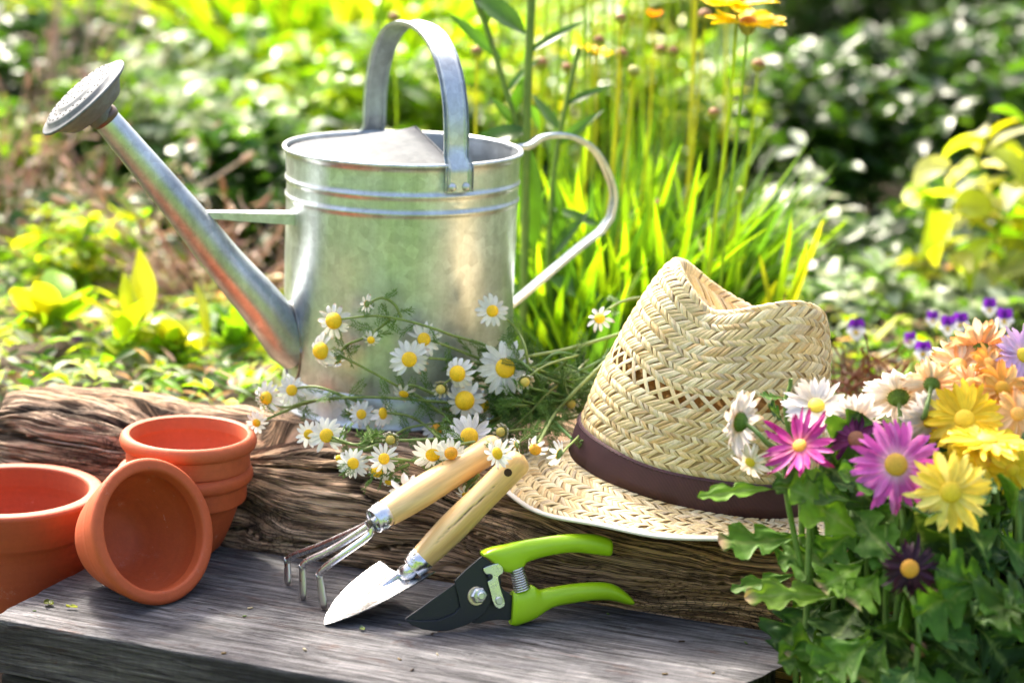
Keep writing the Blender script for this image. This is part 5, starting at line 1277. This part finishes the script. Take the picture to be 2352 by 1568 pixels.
# ================================================================== GARDEN BEHIND
def gz(x, y):
    d = (x - BL.x) * DN.x + (y - BL.y) * DN.y; t = min(1, max(0, (d - .05) / .07)); t = t * t * (3 - 2 * t)
    return float(-.22 + t * .25 + .03 * fbm(x * 1.3, y * 1.3))
def template(kind, rs):
    """unit leaf along +x, width along y, normal +z"""
    if kind == 'blade': NU, prof = 9, lambda u: np.minimum(1, u * 9 + .35) * (1 - u**2.2)**.75
    elif kind == 'oval': NU, prof = 7, lambda u: np.sin(pi * np.clip(u, .02, .985)**.85)**.75
    elif kind == 'lance': NU, prof = 7, lambda u: np.sin(pi * np.clip(u, .02, .985)**.7)**1.1
    elif kind == 'serrate': NU, prof = 25, lambda u: np.sin(pi * np.clip(u, .03, .985)**.75)**.9 * (1 - .16 * ((u * 12) % 1))
    NV = 3 if kind == 'blade' else 5
    u = np.linspace(0, 1, NU)[:, None]; v = np.linspace(-1, 1, NV)[None]
    return u, v, prof(u), gridfaces(NU, NV)
def scatter(mb, kind, P, D, N, L, Wd, Cc, rs, bend=.3, fold=.35, curl=.15):
    """P base points, D directions, N normals, L lengths, Wd widths, Cc colours (n,3)"""
    n = len(P); u, v, pr, F_ = template(kind, rs)
    D = D / (np.linalg.norm(D, axis=1, keepdims=True) + 1e-9); S = np.cross(N, D); S /= np.linalg.norm(S, axis=1, keepdims=True) + 1e-9; N = np.cross(D, S)
    b = (bend * rs.uniform(.2, 1.6, n))[:, None, None]; L3 = L[:, None, None]; W3 = Wd[:, None, None]
    ang = b * u[None] * 1.6; x = L3 * np.sin(ang + 1e-6) / (b * 1.6 + 1e-6); z = -L3 * (1 - np.cos(ang)) / (b * 1.6 + 1e-6)
    y = v[None] * pr[None] * W3 * .5; z = z + np.abs(v[None]) * pr[None] * W3 * .5 * fold + curl * W3 * np.sin(u[None] * 7 + rs.uniform(0, 6, n)[:, None, None]) * v[None] * .3
    x, y, z = np.broadcast_arrays(x, y, z)
    V = P[:, None, None] + x[..., None] * D[:, None, None] + y[..., None] * S[:, None, None] + z[..., None] * N[:, None, None]
    k = V.shape[1] * V.shape[2]
    mb.add(V.reshape(-1, 3), (F_[None] + (np.arange(n) * k)[:, None, None]).reshape(-1, 4), np.repeat(Cc, k, 0))
    return mb
LEAFM = {'matt': leaf_mat('matt_leaf', .5, .6, fine=30), 'gloss': leaf_mat('glossy_leaf', .34, .46, .6, fine=30), 'pale': leaf_mat('pale_felted_leaf', .42, .38, .5, tint=(1.05, 1.05, .8), fine=30)}
M_DRY = leaf_mat('dry_straw', .6, .25, .3, tint=(1, .95, .85))
M_BARK = leaf_mat('garden_stem', .7, .05)
def pick(rs, cols, n, var=.2):
    cols = np.array(cols); return cols[rs.randint(len(cols), size=n)] * rs.uniform(1 - var, 1 + var, (n, 1))
LIME = [(.22, .42, .012), (.30, .50, .015), (.15, .34, .012), (.42, .56, .03)]  # real limes raised, brighter light of the centre put into leaf colour
YEL = [(.44, .46, .02), (.34, .42, .02), (.52, .50, .05)]
GRN = [(.05, .14, .013), (.07, .18, .018), (.035, .095, .011)]
DGR = [(.018, .052, .007), (.03, .08, .011), (.055, .12, .014)]  # real greens deepened, shade of corners and gaps put into leaf colour
PAL = [(.34, .42, .26), (.42, .48, .34), (.22, .34, .14), (.52, .56, .44)]
TAN = [(.50, .31, .24), (.60, .42, .33), (.38, .22, .15), (.66, .54, .44)]
def shrub(name, label, cat, x, Y, rad, hgt, kind, ll, lw, cols, n, mat, seed, bend=.4, up=.5, group=None, wiggle=.5, proto=None):
    P0 = atY(x, 784, Y); base = Vector((P0.x, Y, gz(P0.x, Y)))
    e = empty(name, base, label, cat, group)
    if proto is not None:
        e.rotation_euler = (0, 0, seed * 1.7); s_ = rad / proto['rad']; e.scale = (s_, s_, hgt / proto['hgt'])
        for ch in list(proto.children): c = ch.copy(); COL.objects.link(c); c.parent = e
        return e
    e['rad'], e['hgt'] = rad, hgt
    rs = np.random.RandomState(seed); ns = max(6, int(n / 26)); mb = MB(); bm = MB(); Ps, Ds = [], []
    bp = np.array(base)
    for k in range(ns):
        a = rs.uniform(0, 2 * pi); r = rad * sqrt(rs.uniform(.02, 1)); h = hgt * rs.uniform(.55, 1.0) * (1 - .35 * (r / rad)**2)
        top = np.array([cos(a) * r, sin(a) * r, h]); mid = top * np.array([.45, .45, .55]) + rs.uniform(-.1, .1, 3) * rad * wiggle
        Q = [Vector(bp), Vector(bp + mid), Vector(bp + top)]; SPt = smoothpath(Q, 7)
        tube(bm, SPt, [.0022 * (1 - .6 * i / 7) * (hgt / .35) for i in range(8)], 4, (.08, .10, .03), cap=False)
        m_ = n // ns
        t = rs.uniform(.18, 1.0, m_)**.8
        pts = np.array([tuple(p) for p in SPt]); i = t * 7; i0 = np.minimum(i.astype(int), 6); fr = (i - i0)[:, None]
        Ps.append(pts[i0] * (1 - fr) + pts[i0 + 1] * fr)
        aa = rs.uniform(0, 2 * pi, m_); Ds.append(np.stack([np.cos(aa), np.sin(aa), rs.uniform(up - .6, up + .6, m_)], 1))
    Ps, Ds = np.concatenate(Ps), np.concatenate(Ds); m_ = len(Ps)
    N_ = np.array([0, 0, 1.]) + rs.uniform(-.7, .7, (m_, 3))
    scatter(mb, kind, Ps, Ds, N_, ll * rs.uniform(.6, 1.25, m_), lw * rs.uniform(.7, 1.25, m_), pick(rs, cols, m_), rs, bend)
    mb.build('foliage', LEAFM[mat], e); bm.build('branches', M_BARK, e)
    return e
def clump(name, label, cat, x, Y, rad, hgt, width, cols, n, mat, seed, lean=.35, bend=.5, group=None, kind='blade'):
    P0 = atY(x, 784, Y); base = Vector((P0.x, Y, gz(P0.x, Y))); e = empty(name, base, label, cat, group)
    rs = np.random.RandomState(seed); a = rs.uniform(0, 2 * pi, n); r = rad * np.sqrt(rs.uniform(0, 1, n)) * .6
    P = np.array(base) + np.stack([np.cos(a) * r, np.sin(a) * r, 0 * r], 1); a2 = a + rs.uniform(-.9, .9, n)
    D = np.stack([np.cos(a2) * lean * rs.uniform(.2, 1.6, n), np.sin(a2) * lean * rs.uniform(.2, 1.6, n), np.ones(n)], 1)
    N_ = np.cross(np.stack([-np.sin(a2), np.cos(a2), 0 * a2], 1), D) + rs.uniform(-.5, .5, (n, 3)); N_ *= -1
    N_ = np.where(N_[:, 2:3] < 0, -N_, N_) * -1
    scatter(MB(), kind, P, D, -N_, hgt * rs.uniform(.55, 1.1, n), width * rs.uniform(.7, 1.3, n), pick(rs, cols, n), rs, bend).build('leaf_blades', LEAFM[mat], e); return e

G1 = 'bushy shrubs behind the watering can'
S = shrub
# far row
S('leafy_shrub', 'dark leafy shrub filling the far upper left corner', 'shrub', 60, 4.6, .30, .62, 'oval', .050, .024, DGR + [(.10, .16, .03)], 1500, 'gloss', 1)
S('leafy_shrub', 'pale green shrub at the top behind the watering can rose', 'shrub', 330, 4.3, .24, .55, 'lance', .085, .024, PAL[:3] + LIME[:2], 1100, 'pale', 2)
c0 = clump('strappy_plant', 'bright lime plant with long arching leaves, top centre left', 'plant', 560, 3.9, .24, .60, .036, LIME + YEL[:1], 420, 'matt', 3, .5, .7)
clump('strappy_plant', 'bright lime plant with long leaves behind the arched can handle', 'plant', 820, 3.7, .26, .56, .034, LIME + YEL[1:2], 440, 'matt', 4, .6, .7)
S('leafy_shrub', 'sunlit yellow green shrub above the watering can lid', 'shrub', 1010, 4.4, .32, .60, 'oval', .055, .026, LIME + YEL + PAL[:1], 1500, 'gloss', 5)
S('leafy_shrub', 'light green shrub far behind the coreopsis stems', 'shrub', 1400, 4.3, .34, .60, 'oval', .055, .026, LIME + PAL[:2] + YEL[:1], 1500, 'gloss', 6)
S('leafy_shrub', 'dark green shrub with small white glints, top right of the yellow flower', 'shrub', 1880, 4.3, .34, .66, 'oval', .042, .022, DGR + GRN[:1], 2000, 'gloss', 7)
S('leafy_shrub', 'darkest shrub in the upper right corner', 'shrub', 2290, 4.4, .34, .68, 'oval', .046, .024, DGR + GRN[2:], 1900, 'gloss', 8)
# middle row
S('leafy_shrub', 'dark green shrub left of the spout', 'shrub', 90, 3.3, .22, .36, 'oval', .050, .026, GRN + DGR[:1], 900, 'gloss', 11)
S('leafy_shrub', 'shrub with whitish leaves between spout and can body', 'shrub', 500, 3.2, .20, .34, 'oval', .045, .022, PAL + LIME[:1], 900, 'pale', 12)
S('leafy_shrub', 'fresh green shrub with pale tips left of the can rim', 'shrub', 330, 3.7, .20, .40, 'lance', .070, .022, PAL[:2] + GRN[:2] + LIME[:1], 800, 'pale', 13)
S('leafy_shrub', 'low dark green bush between the spout and the can body', 'shrub', 600, 2.75, .13, .23, 'oval', .040, .024, GRN + DGR[:1], 700, 'gloss', 14)
S('leafy_shrub', 'lime green bush directly behind the can rim', 'shrub', 900, 3.2, .24, .38, 'oval', .045, .022, LIME + PAL[:1], 1000, 'gloss', 15)
S('leafy_shrub', 'glittering lime bush behind the rear handle of the can', 'shrub', 1320, 3.1, .26, .40, 'oval', .036, .018, LIME + YEL[:2] + PAL[:1], 1800, 'gloss', 16)
S('leafy_shrub', 'light green bush right of the coreopsis stems', 'shrub', 1600, 3.3, .18, .34, 'oval', .040, .020, LIME + GRN, 900, 'gloss', 17)
S('leafy_shrub', 'deep green bush behind the hat, right of centre', 'shrub', 1880, 3.2, .22, .36, 'oval', .050, .024, DGR + GRN, 1100, 'gloss', 18)
S('leafy_shrub', 'deep green bush behind the big yellow leaves', 'shrub', 2200, 3.5, .26, .42, 'oval', .050, .026, DGR + GRN, 1200, 'gloss', 19)
S('white_leaved_plant', 'silvery white leaved plant in front of the dark bushes', 'plant', 1835, 2.75, .075, .24, 'oval', .050, .022, [(.50, .54, .44), (.62, .64, .56), (.36, .44, .28)], 70, 'pale', 20, up=.1)
S('white_leaved_plant', 'low pale leaved plant at the right above the violas', 'plant', 2110, 2.45, .16, .10, 'oval', .034, .018, PAL + LIME[:1], 420, 'pale', 21)
S('white_leaved_plant', 'low pale leaved plant just right of the hat crown', 'plant', 1900, 2.5, .12, .09, 'oval', .034, .018, PAL + GRN[:1], 300, 'pale', 22)
S('leafy_shrub', 'pale leaved plant with bright tips just left of the spout', 'shrub', 330, 2.95, .13, .30, 'lance', .060, .020, PAL + LIME[:2], 420, 'pale', 23)
S('leafy_shrub', 'lime green leafy plant below the rose at the left', 'shrub', 120, 2.95, .14, .24, 'oval', .045, .020, LIME + GRN[:1], 460, 'matt', 24)
S('leafy_shrub', 'pale plant with lime tips between the spout and its brace', 'shrub', 560, 2.9, .12, .27, 'oval', .042, .020, PAL + LIME[:3], 420, 'pale', 25)
# big yellow leaves at the right
for k, (x, Y, r, h, n, lab) in enumerate(((2210, 2.5, .12, .31, 40, 'plant with big glowing yellow leaves at the right'), (2345, 2.6, .10, .33, 30, 'second yellow leaved plant cut by the right edge'), (2120, 2.62, .05, .17, 16, 'small yellow leaved plant left of the big glowing one'))):
    S('yellow_leaved_plant', lab, 'plant', x, Y, r, h, 'oval', .085, .034, YEL[:2] + LIME[2:] + [(.58, .58, .32), (.50, .52, .20)], n, 'matt', 30 + k, bend=.8, up=.3)
# left: dry stalks
def drystalks(label, x, Y, rad, hgt, n, seed, cols):
    P0 = atY(x, 784, Y); base = Vector((P0.x, Y, gz(P0.x, Y))); e = empty('dry_plant', base, label, 'dried plant', 'dried tan plants at the left'); rs = np.random.RandomState(seed)
    mb = MB(); sd = MB()
    for k in range(n):
        a = rs.uniform(0, 2 * pi); r = rad * rs.rand()**.5; t = Vector((cos(a) * r * 1.3, sin(a) * r, hgt * rs.uniform(.4, 1.05)))
        b0 = base + Vector((cos(a) * r * .4, sin(a) * r * .4, 0)); m_ = b0 + t * .5 + Vector((rs.uniform(-1, 1) * .02, 0, rs.uniform(-.01, .03)))
        c = np.array(cols[rs.randint(len(cols))]) * rs.uniform(.8, 1.15); Q = smoothpath([b0, m_, b0 + t], 8)
        tube(mb, Q, list(np.linspace(.0022, .0012, 9) * rs.uniform(.7, 1.5)), 5, c)
        if rs.rand() < .6:
            d = (Q[-1] - Q[-3]).normalized(); tube(MB(), [Q[-1], Q[-1] + d * .006, Q[-1] + d * .018, Q[-1] + d * .024], [.001, .0042, .0036, .0008], 6, c * np.array([1.1, .97, .9])).build('seed_head', M_DRY, e)
    m2 = 4 * n; a = rs.uniform(0, 2 * pi, m2); r = rad * np.sqrt(rs.rand(m2)); P = np.array(base) + np.stack([np.cos(a) * r, np.sin(a) * r, hgt * rs.rand(m2)**1.3 * .8], 1)
    D = rs.uniform(-1, 1, (m2, 3)) + np.array([0, 0, .4]); scatter(mb, 'blade', P, D, rs.uniform(-1, 1, (m2, 3)), rs.uniform(.02, .055, m2), rs.uniform(.002, .006, m2), pick(rs, cols, m2), rs, .8)
    mb.build('dry_stalks', M_DRY, e)
drystalks('tan dried plant at the left edge behind the log', 20, 2.75, .13, .25, 48, 41, TAN + [(.16, .26, .06), (.2, .3, .06)])
drystalks('pinkish dried plant with seed heads left of the spout', 200, 2.70, .14, .17, 46, 42, TAN + [(.22, .32, .06)])
drystalks('dried plant beneath the spout, nearest the can', 480, 2.55, .15, .15, 56, 43, TAN + [(.60, .52, .36)])
drystalks('tall mauve dried stalks in the upper left', 110, 3.1, .16, .42, 44, 44, [(.42, .30, .26), (.52, .38, .34)])
S('leafy_plant', 'bright yellow green feathery plant among the dried stalks at the left', 'plant', 190, 2.45, .09, .16, 'lance', .040, .010, LIME + YEL[:1], 420, 'matt', 45)
for k, (x, Y, h, lab) in enumerate(((300, 2.12, .085, 'small plant with upright yellow green oval leaves behind the log'), (420, 2.14, .07, 'small plant with pale shining leaves left of the broken timber'), (560, 2.2, .06, 'low green plant under the lower end of the spout'), (120, 2.2, .05, 'low yellowish plant behind the left end of the log'))):
    S('broad_leaved_plant', lab, 'plant', x, Y, .035, h, 'oval', .070, .034, YEL[:2] + LIME[:2] if k != 2 else LIME + GRN, 16, 'gloss', 50 + k, bend=.5, up=1.2)
# green strappy leaves between can and hat
clump('lance_leaved_clump', 'upright green lance leaves between the can and the hat', 'plant', 1290, 2.16, .13, .25, .014, GRN + LIME[:3], 190, 'matt', 60, .30, .35)
clump('lance_leaved_clump', 'lush green lance leaves at the foot of the coreopsis', 'plant', 1450, 2.22, .15, .29, .014, GRN + LIME[:3], 260, 'matt', 61, .30, .35)
clump('lance_leaved_clump', 'green leaves right of the coreopsis foot behind the hat', 'plant', 1600, 2.28, .12, .23, .014, GRN + LIME[:3], 150, 'matt', 62, .18, .30)
clump('lance_leaved_clump', 'few green lance leaves crossing in front of the rear can handle', 'plant', 1375, 2.0, .05, .19, .013, GRN[:2] + LIME[:2], 34, 'matt', 63, .28, .4)
def blades(label, specs, Y, cat='plant', cols=LIME):
    b0 = None; rs = np.random.RandomState(len(specs) * 7); mb = None; e = None
    for (bx, by, tx, ty, w) in specs:
        p = atY(bx, by, Y); q = atY(tx, ty, Y - .01 + rs.uniform(-.02, .02))
        if e is None: e = empty('iris_leaf_fan', (p.x, Y, gz(p.x, Y)), label, cat, 'fans of iris blades behind the hat')
        D = np.array([tuple(q - p)]); L = np.array([(q - p).length])
        N_ = np.array([tuple(FW * -.6 + RT * .7)]); scatter(MB(), 'blade', np.array([tuple(p)]), D, N_, L, np.array([w * Y / F]), pick(rs, cols, 1, .1), rs, .12, .2).build('blade', LEAFM['matt'], e)
blades('fan of bright iris blades right behind the hat crown', [(1780, 720, 1830, 485, 34), (1800, 720, 1900, 510, 36), (1770, 715, 1748, 580, 22), (1740, 720, 1790, 640, 26), (1795, 720, 1868, 555, 26)], 2.06, cols=LIME[1:] + YEL[:1])
blades('fan of pale iris blades behind the dent of the hat', [(1660, 710, 1725, 470, 30), (1640, 710, 1620, 540, 30), (1690, 715, 1700, 560, 40), (1600, 700, 1650, 500, 24), (1680, 720, 1740, 600, 30), (1560, 700, 1530, 520, 26)], 2.10, cols=LIME[:2] + PAL[:1])
# tall serrated-leaf stem behind the can handle
def tallstem(label, pts, r, leaves, Y, seed):
    P = [atY(x, y, Y) for x, y in pts]; P[-1].z = gz(P[-1].x, Y) if pts[-1][1] > 700 else P[-1].z
    e = empty('tall_leafy_stem', (P[-1].x, Y, gz(P[-1].x, Y)), label, 'plant', 'tall stems with toothed leaves'); rs = np.random.RandomState(seed)
    tube(MB(), smoothpath(P, 30), r, 9, (.13, .22, .03)).build('stem', M_BARK, e)
    for (x0, y0, x1, y1, w) in leaves:
        p, q = atY(x0, y0, Y), atY(x1, y1, Y - .03 * rs.uniform(-1, 1)); D = np.array([tuple(q - p)])
        N_ = np.array([tuple(-FW * .8 + Vector((rs.uniform(-.6, .6), 0, .6)))])
        scatter(MB(), 'serrate', np.array([tuple(p)]), D, N_, np.array([(q - p).length * 1.04]), np.array([w * Y / F]), pick(rs, GRN[:2], 1, .25), rs, .16, .3).build('leaf', LEAFM['gloss'], e)
tallstem('tall green stem with toothed leaves rising right of the arched can handle', [(1222, -20), (1212, 200), (1208, 420), (1205, 620), (1200, 860)], .0042,
         [(1205, 78, 1075, -40, 62), (1210, 125, 1335, 40, 24), (1208, 300, 1070, 330, 62), (1208, 330, 1230, 590, 60), (1212, 240, 1250, 300, 30), (1206, 640, 1290, 760, 50), (1205, 700, 1120, 620, 50), (1208, 170, 1160, 300, 28)], 2.04, 1)
tallstem('thinner leaning stem with toothed leaves left of the tall one', [(1085, -20), (1120, 70), (1160, 200), (1190, 300), (1203, 400)], .0030,
         [(1150, 135, 1035, 30, 30), (1115, 60, 1130, -60, 30), (1165, 210, 1230, 130, 24), (1185, 290, 1130, 220, 24)], 2.05, 2)
tallstem('branching stem with narrow leaves near the rear can handle', [(1330, 110), (1300, 240), (1275, 380), (1262, 560), (1255, 860)], .0026,
         [(1300, 240, 1400, 190, 22), (1290, 300, 1220, 215, 26), (1285, 330, 1380, 250, 28), (1268, 480, 1400, 520, 30), (1262, 520, 1180, 440, 30), (1260, 640, 1420, 700, 50), (1258, 600, 1340, 480, 34)], 2.08, 3)
# coreopsis
M_COR = leaf_mat('coreopsis_petal', .5, .4, .3, tint=(1.05, 1.05, .4))
COR = [('b', 1425, 44, 'dark round coreopsis bud, highest left of the open flowers'), ('b', 1427, 127, 'brown coreopsis bud just below the highest left one'), ('b', 1375, 95, 'brown coreopsis bud left, above the small yellow flower'), ('f', 1368, 118, 'small yellow coreopsis half hidden among buds and stems'),
       ('b', 1518, 116, 'left one of two touching coreopsis buds'), ('b', 1546, 120, 'right one of two touching coreopsis buds'), ('o', 1503, 38, 'withering orange coreopsis near the top edge'), ('b', 1619, 38, 'coreopsis bud left of the big yellow flower'),
       ('F', 1718, 52, 'large yellow coreopsis seen from the side, top right'), ('F', 1695, 4, 'large yellow coreopsis cut by the top edge'), ('b', 1741, 152, 'coreopsis bud on the rightmost stem below the big yellow flower'), ('b', 1640, 262, 'small reddish coreopsis bud on a short stem'),
       ('b', 1703, 442, 'pale green coreopsis bud low at the right'), ('b', 905, 42, 'coreopsis bud left of the top of the can handle'), ('b', 1302, 158, 'coreopsis bud near the branching stem'), ('b', 1243, 148, 'pinkish coreopsis bud near the tall leafy stem'),
       ('b', 1455, 165, 'small pale coreopsis bud below the two brown ones'), ('b', 1512, 470, 'half hidden coreopsis bud low among the stems'), ('b', 1095, 120, 'coreopsis bud just right of the arched can handle')]
rs = np.random.RandomState(9)
def corstem(e, x, y, bx, Y):
    P = [atY(x, y, Y), atY(x + (bx - x) * .25 + rs.uniform(-5, 5), y + (820 - y) * .33, Y), atY(x + (bx - x) * .62 + rs.uniform(-5, 5), y + (820 - y) * .66, Y), atY(bx, 850, Y)]
    P[-1].z = gz(P[-1].x, Y); r = rs.uniform(.0014, .0024); c = np.array([(.34, .46, .03), (.24, .38, .03), (.46, .50, .05)][rs.randint(3)])
    tube(MB(), smoothpath(P, 22), [r * (.7 + .3 * t) for t in np.linspace(0, 1, 23)], 7, c).build('stem', LEAFM['matt'], e)
for k, (ty, x, y, lab) in enumerate(COR):
    Y = (2.0 if ty == 'F' else 2.12 + .14 * rs.rand()) if x > 1000 else 2.3; C = atY(x, y, Y); sc = Y / F; bx = x - 25 - (x - 1200) * .12 + rs.uniform(-15, 15) if x > 1000 else x + 30
    e = empty('coreopsis', (C.x, Y, gz(C.x, Y)), lab, 'flower', 'coreopsis stems behind the can and hat'); corstem(e, x, y + 8, bx, Y)
    n_ = (Vector((0, 0, 1)) + RT * rs.uniform(-.25, .25) - FW * .12).normalized(); B = basis(n_, rs.uniform(0, 6))
    if ty == 'b':
        r = 14 * sc * rs.uniform(.8, 1.1); col = (.28, .12, .03) if 'pale' not in lab else (.42, .42, .12)
        h = disc(B, C + n_ * r * .2, r, r * .9, col).build('bud', M_DISC, e); calyx(B, C + n_ * r * .25, r * 1.05, r, (.34, .36, .06), 8).build('calyx', M_STEM, h)
    else:
        R = {'f': 45, 'F': 96, 'o': 26}[ty] * sc; h = disc(B, C, R * .20, R * .16, (.55, .22, .01)).build('bud', M_DISC, e)
        petals(rs, B, C, R, R * .2, 8 if ty != 'o' else 6, .50, -.12 if ty != 'o' else -1.2, [(.92, .68, .01), (.94, .74, .02)] if ty != 'o' else [(.80, .32, .01)], rows=2, twist=.5).build('petals', M_COR, h)
        calyx(B, C - n_ * R * .05, R * .2, R * .22, (.30, .30, .05), 8).build('calyx', M_STEM, h)
for k, x in enumerate([1232, 1262, 1290, 1318, 1345, 1362, 1398, 1412, 1445, 1468, 1490, 1535, 1562, 1578, 1592, 1600, 1655, 1672, 880, 1120, 1155, 1480]):
    nth = sorted([1232, 1262, 1290, 1318, 1345, 1362, 1398, 1412, 1445, 1468, 1490, 1535, 1562, 1578, 1592, 1600, 1655, 1672, 880, 1120, 1155, 1480]).index(x)
    nth = 'first second third fourth fifth sixth seventh eighth ninth tenth eleventh twelfth thirteenth fourteenth fifteenth sixteenth seventeenth eighteenth nineteenth twentieth twenty-first last'.split()[nth]
    Y = 2.2 + .25 * rs.rand(); C = atY(x, -60, Y); e = empty('coreopsis_stem_tall', (C.x, Y, gz(C.x, Y)), 'bare coreopsis stem reaching the top edge, %s from the left' % nth, 'flower stem', 'tall bare coreopsis stems'); corstem(e, x, -60 - rs.uniform(0, 200), x - 30 + rs.uniform(-20, 20), Y)
# violas
M_VI = leaf_mat('viola_petal', .5, .35, .3, tint=(1, 1, 1))
for k, (x, y, Y, s_, lab) in enumerate([(1966, 756, 2.05, 30, 'purple and white viola right beside the hat'), (2142, 732, 2.1, 22, 'small pale purple viola, left of the upper pair'), (2176, 748, 2.02, 28, 'left viola of the upper pair with white lower petals'), (2205, 740, 2.06, 28, 'right viola of the upper pair with dark upper petals'),
        (2090, 780, 2.08, 22, 'magenta tinted viola above the white chrysanthemums'), (2120, 806, 1.98, 30, 'white faced viola with yellow eye just above the peach flowers'), (2272, 706, 2.1, 26, 'upper viola near the right edge'), (2306, 732, 2.05, 30, 'dark violet viola close to the right edge'), (182, 790, 2.25, 24, 'single lilac viola far left beyond the log')]):
    C = atY(x, y, Y); e = empty('viola', (C.x, Y, gz(C.x, Y)), lab, 'flower', 'violas behind the chrysanthemums'); sc = s_ * Y / F; n_ = facing(rs.uniform(-.3, .3), rs.uniform(-.1, .3)); B = np.array(basis(n_, 0)); 
    rt_ = np.array(RT); up_ = np.array(UP); mb = MB()
    for (a, L, w, cl) in ((120, 1, .95, (.16, .02, .36)), (60, 1, .95, (.13, .015, .30)), (195, .8, .7, (.78, .76, .82) if k != 4 else (.5, .2, .6)), (-15, .8, .7, (.80, .78, .82)), (-90, .95, 1.0, (.84, .82, .74))):
        d = rt_ * cos(radians(a)) + up_ * sin(radians(a)); scatter(mb, 'oval', np.array([tuple(C)]), d[None] + np.array(-FW)[None] * .1, np.array([tuple(n_)]), np.array([sc * L]), np.array([sc * w]), np.array([cl]), rs, -.15, .1)
    fl = mb.build('petals', M_VI, e); disc(Matrix(B.tolist()), C + n_ * .001 - UP * sc * .25, sc * .2, sc * .1, (.85, .55, .02)).build('eye', M_DISC, fl)
    g0 = Vector((C.x + .01, Y + .03, gz(C.x, Y))); tube(MB(), smoothpath([C - n_ * .001, C - n_ * .006 - UP * .008, (C + g0) / 2 + Vector((.004, 0, 0)), g0], 12), .0011, 6, (.20, .30, .06)).build('stem', M_BARK, e)
# brown twigs right of the hat
e = empty('twiggy_plant', atY(1990, 860, 1.95), 'dry reddish brown twigs right behind the hat', 'dried plant'); mb = MB()
for k in range(60):
    p = atY(1960 + rs.uniform(-50, 120), 900 + rs.uniform(-20, 30), 1.95 + rs.uniform(-.05, .08)); q = p + Vector((rs.uniform(-.05, .05), rs.uniform(-.03, .03), rs.uniform(.0, .05))); tube(mb, smoothpath([p, (p + q) / 2 + Vector((rs.uniform(-.01, .01), 0, rs.uniform(-.005, .01))), q], 5), .0011, 4, (.22, .10, .06))
mb.build('twigs', LEAFM['matt'], e)
# ground cover and the far mass of leaves
rs = np.random.RandomState(90)
def mass(name, label, x0, x1, y0, y1, n, kind, ll, lw, cols, hz, mat, up=.4):
    xs = rs.uniform(x0, x1, n); ys = rs.uniform(y0, y1, n); xs = xs * ys / y1
    hh = hz * (0.15 + .85 * rs.rand(n)) * (.65 + .6 * vnoise(xs * 3.3, ys * 3.3))
    z = np.array([gz(a, b) for a, b in zip(xs, ys)]) + hh; aa = rs.uniform(0, 2 * pi, n)
    D = np.stack([np.cos(aa), np.sin(aa), rs.uniform(up - .5, up + .6, n)], 1)
    cc = pick(rs, cols, n); scatter(MB(), kind, np.stack([xs, ys, z], 1), D, np.array([0, 0, 1.]) + rs.uniform(-.7, .7, (n, 3)), ll * rs.uniform(.5, 1.3, n), lw * rs.uniform(.6, 1.3, n), cc, rs, .4).build(name, LEAFM[mat])
    tag(bpy.context.scene.objects[-1] if 0 else COL.objects[-1], label, 'foliage', kind='stuff')
mass('ground_cover', 'small mixed green and yellowish ground cover plants on the bed', -1.05, 1.05, 1.93, 3.1, 8000, 'lance', .036, .010, LIME + GRN + TAN[:1] + PAL[:2], .05, 'matt')
mass('garden_undergrowth', 'green undergrowth between the shrubs', -1.2, 1.2, 2.6, 4.4, 6000, 'oval', .045, .022, GRN[1:] + DGR * 2, .16, 'gloss')  # dark leaf mix puts the shaded gaps between shrubs into colour
mass('distant_foliage', 'far green foliage closing the top of the view', -5.5, 5.5, 4.8, 7.5, 14000, 'oval', .075, .038, GRN + LIME[:3] + DGR, .60, 'gloss')
protos = [o for o in list(COL.objects) if o.type == 'EMPTY' and o.name.startswith('leafy_shrub')][:6]
for k, (x, y) in enumerate([(-1.25, 2.6), (-1.6, 3.4), (-1.5, 4.3), (1.35, 2.7), (1.6, 3.6), (1.5, 4.4), (-.95, 2.15), (1.05, 2.2)]):
    p = protos[k % 6]; e = empty('leafy_shrub', (x, y, gz(x, y)), 'shrub outside the picture, %s of those beyond its left and right edges' % ['nearest left', 'middle left', 'farthest left', 'nearest right', 'middle right', 'farthest right', 'lowest left', 'lowest right'][k], 'shrub', 'shrubs beyond the edges of the picture')
    for ch in list(p.children): c = ch.copy(); COL.objects.link(c); c.parent = e
    e.rotation_euler = (0, 0, k * 1.9); f_ = .75 if k < 6 else .35; e.scale = (f_, f_, f_)
# clipped hedge and lawn shrubs on the viewer's side of the garden, mirrored in the metal
pr = None
for k, x in enumerate((-1.7, -.6, .5, 1.6)):
    e = empty('garden_hedge_bush', (x, -2.6, -.22), 'green bush on the near side of the garden, %s from the left' % ['first', 'second', 'third', 'fourth'][k], 'shrub', 'bushes on the near side of the garden')
    if pr is None:
        r2 = np.random.RandomState(5); n = 3000; d = r2.normal(size=(n, 3)); d /= np.linalg.norm(d, axis=1, keepdims=True); P = np.array(e.location) + np.array([0, 0, .7]) + d * np.array([.65, .5, .8]) * r2.uniform(.75, 1, (n, 1))
        scatter(MB(), 'oval', P, d + r2.uniform(-.8, .8, (n, 3)), d + r2.uniform(-.5, .5, (n, 3)), r2.uniform(.06, .12, n), r2.uniform(.03, .06, n), pick(r2, LIME + YEL[:1], n), r2).build('foliage', LEAFM['matt'], e)
        tube(MB(), [Vector((x, -2.6, -.22)), Vector((x, -2.6, .7))], .03, 8, (.1, .07, .04)).build('trunk', M_BARK, e); pr = e
    else:
        for ch in pr.children: c = ch.copy(); COL.objects.link(c); c.parent = e
        e.rotation_euler = (0, 0, k * 1.3)
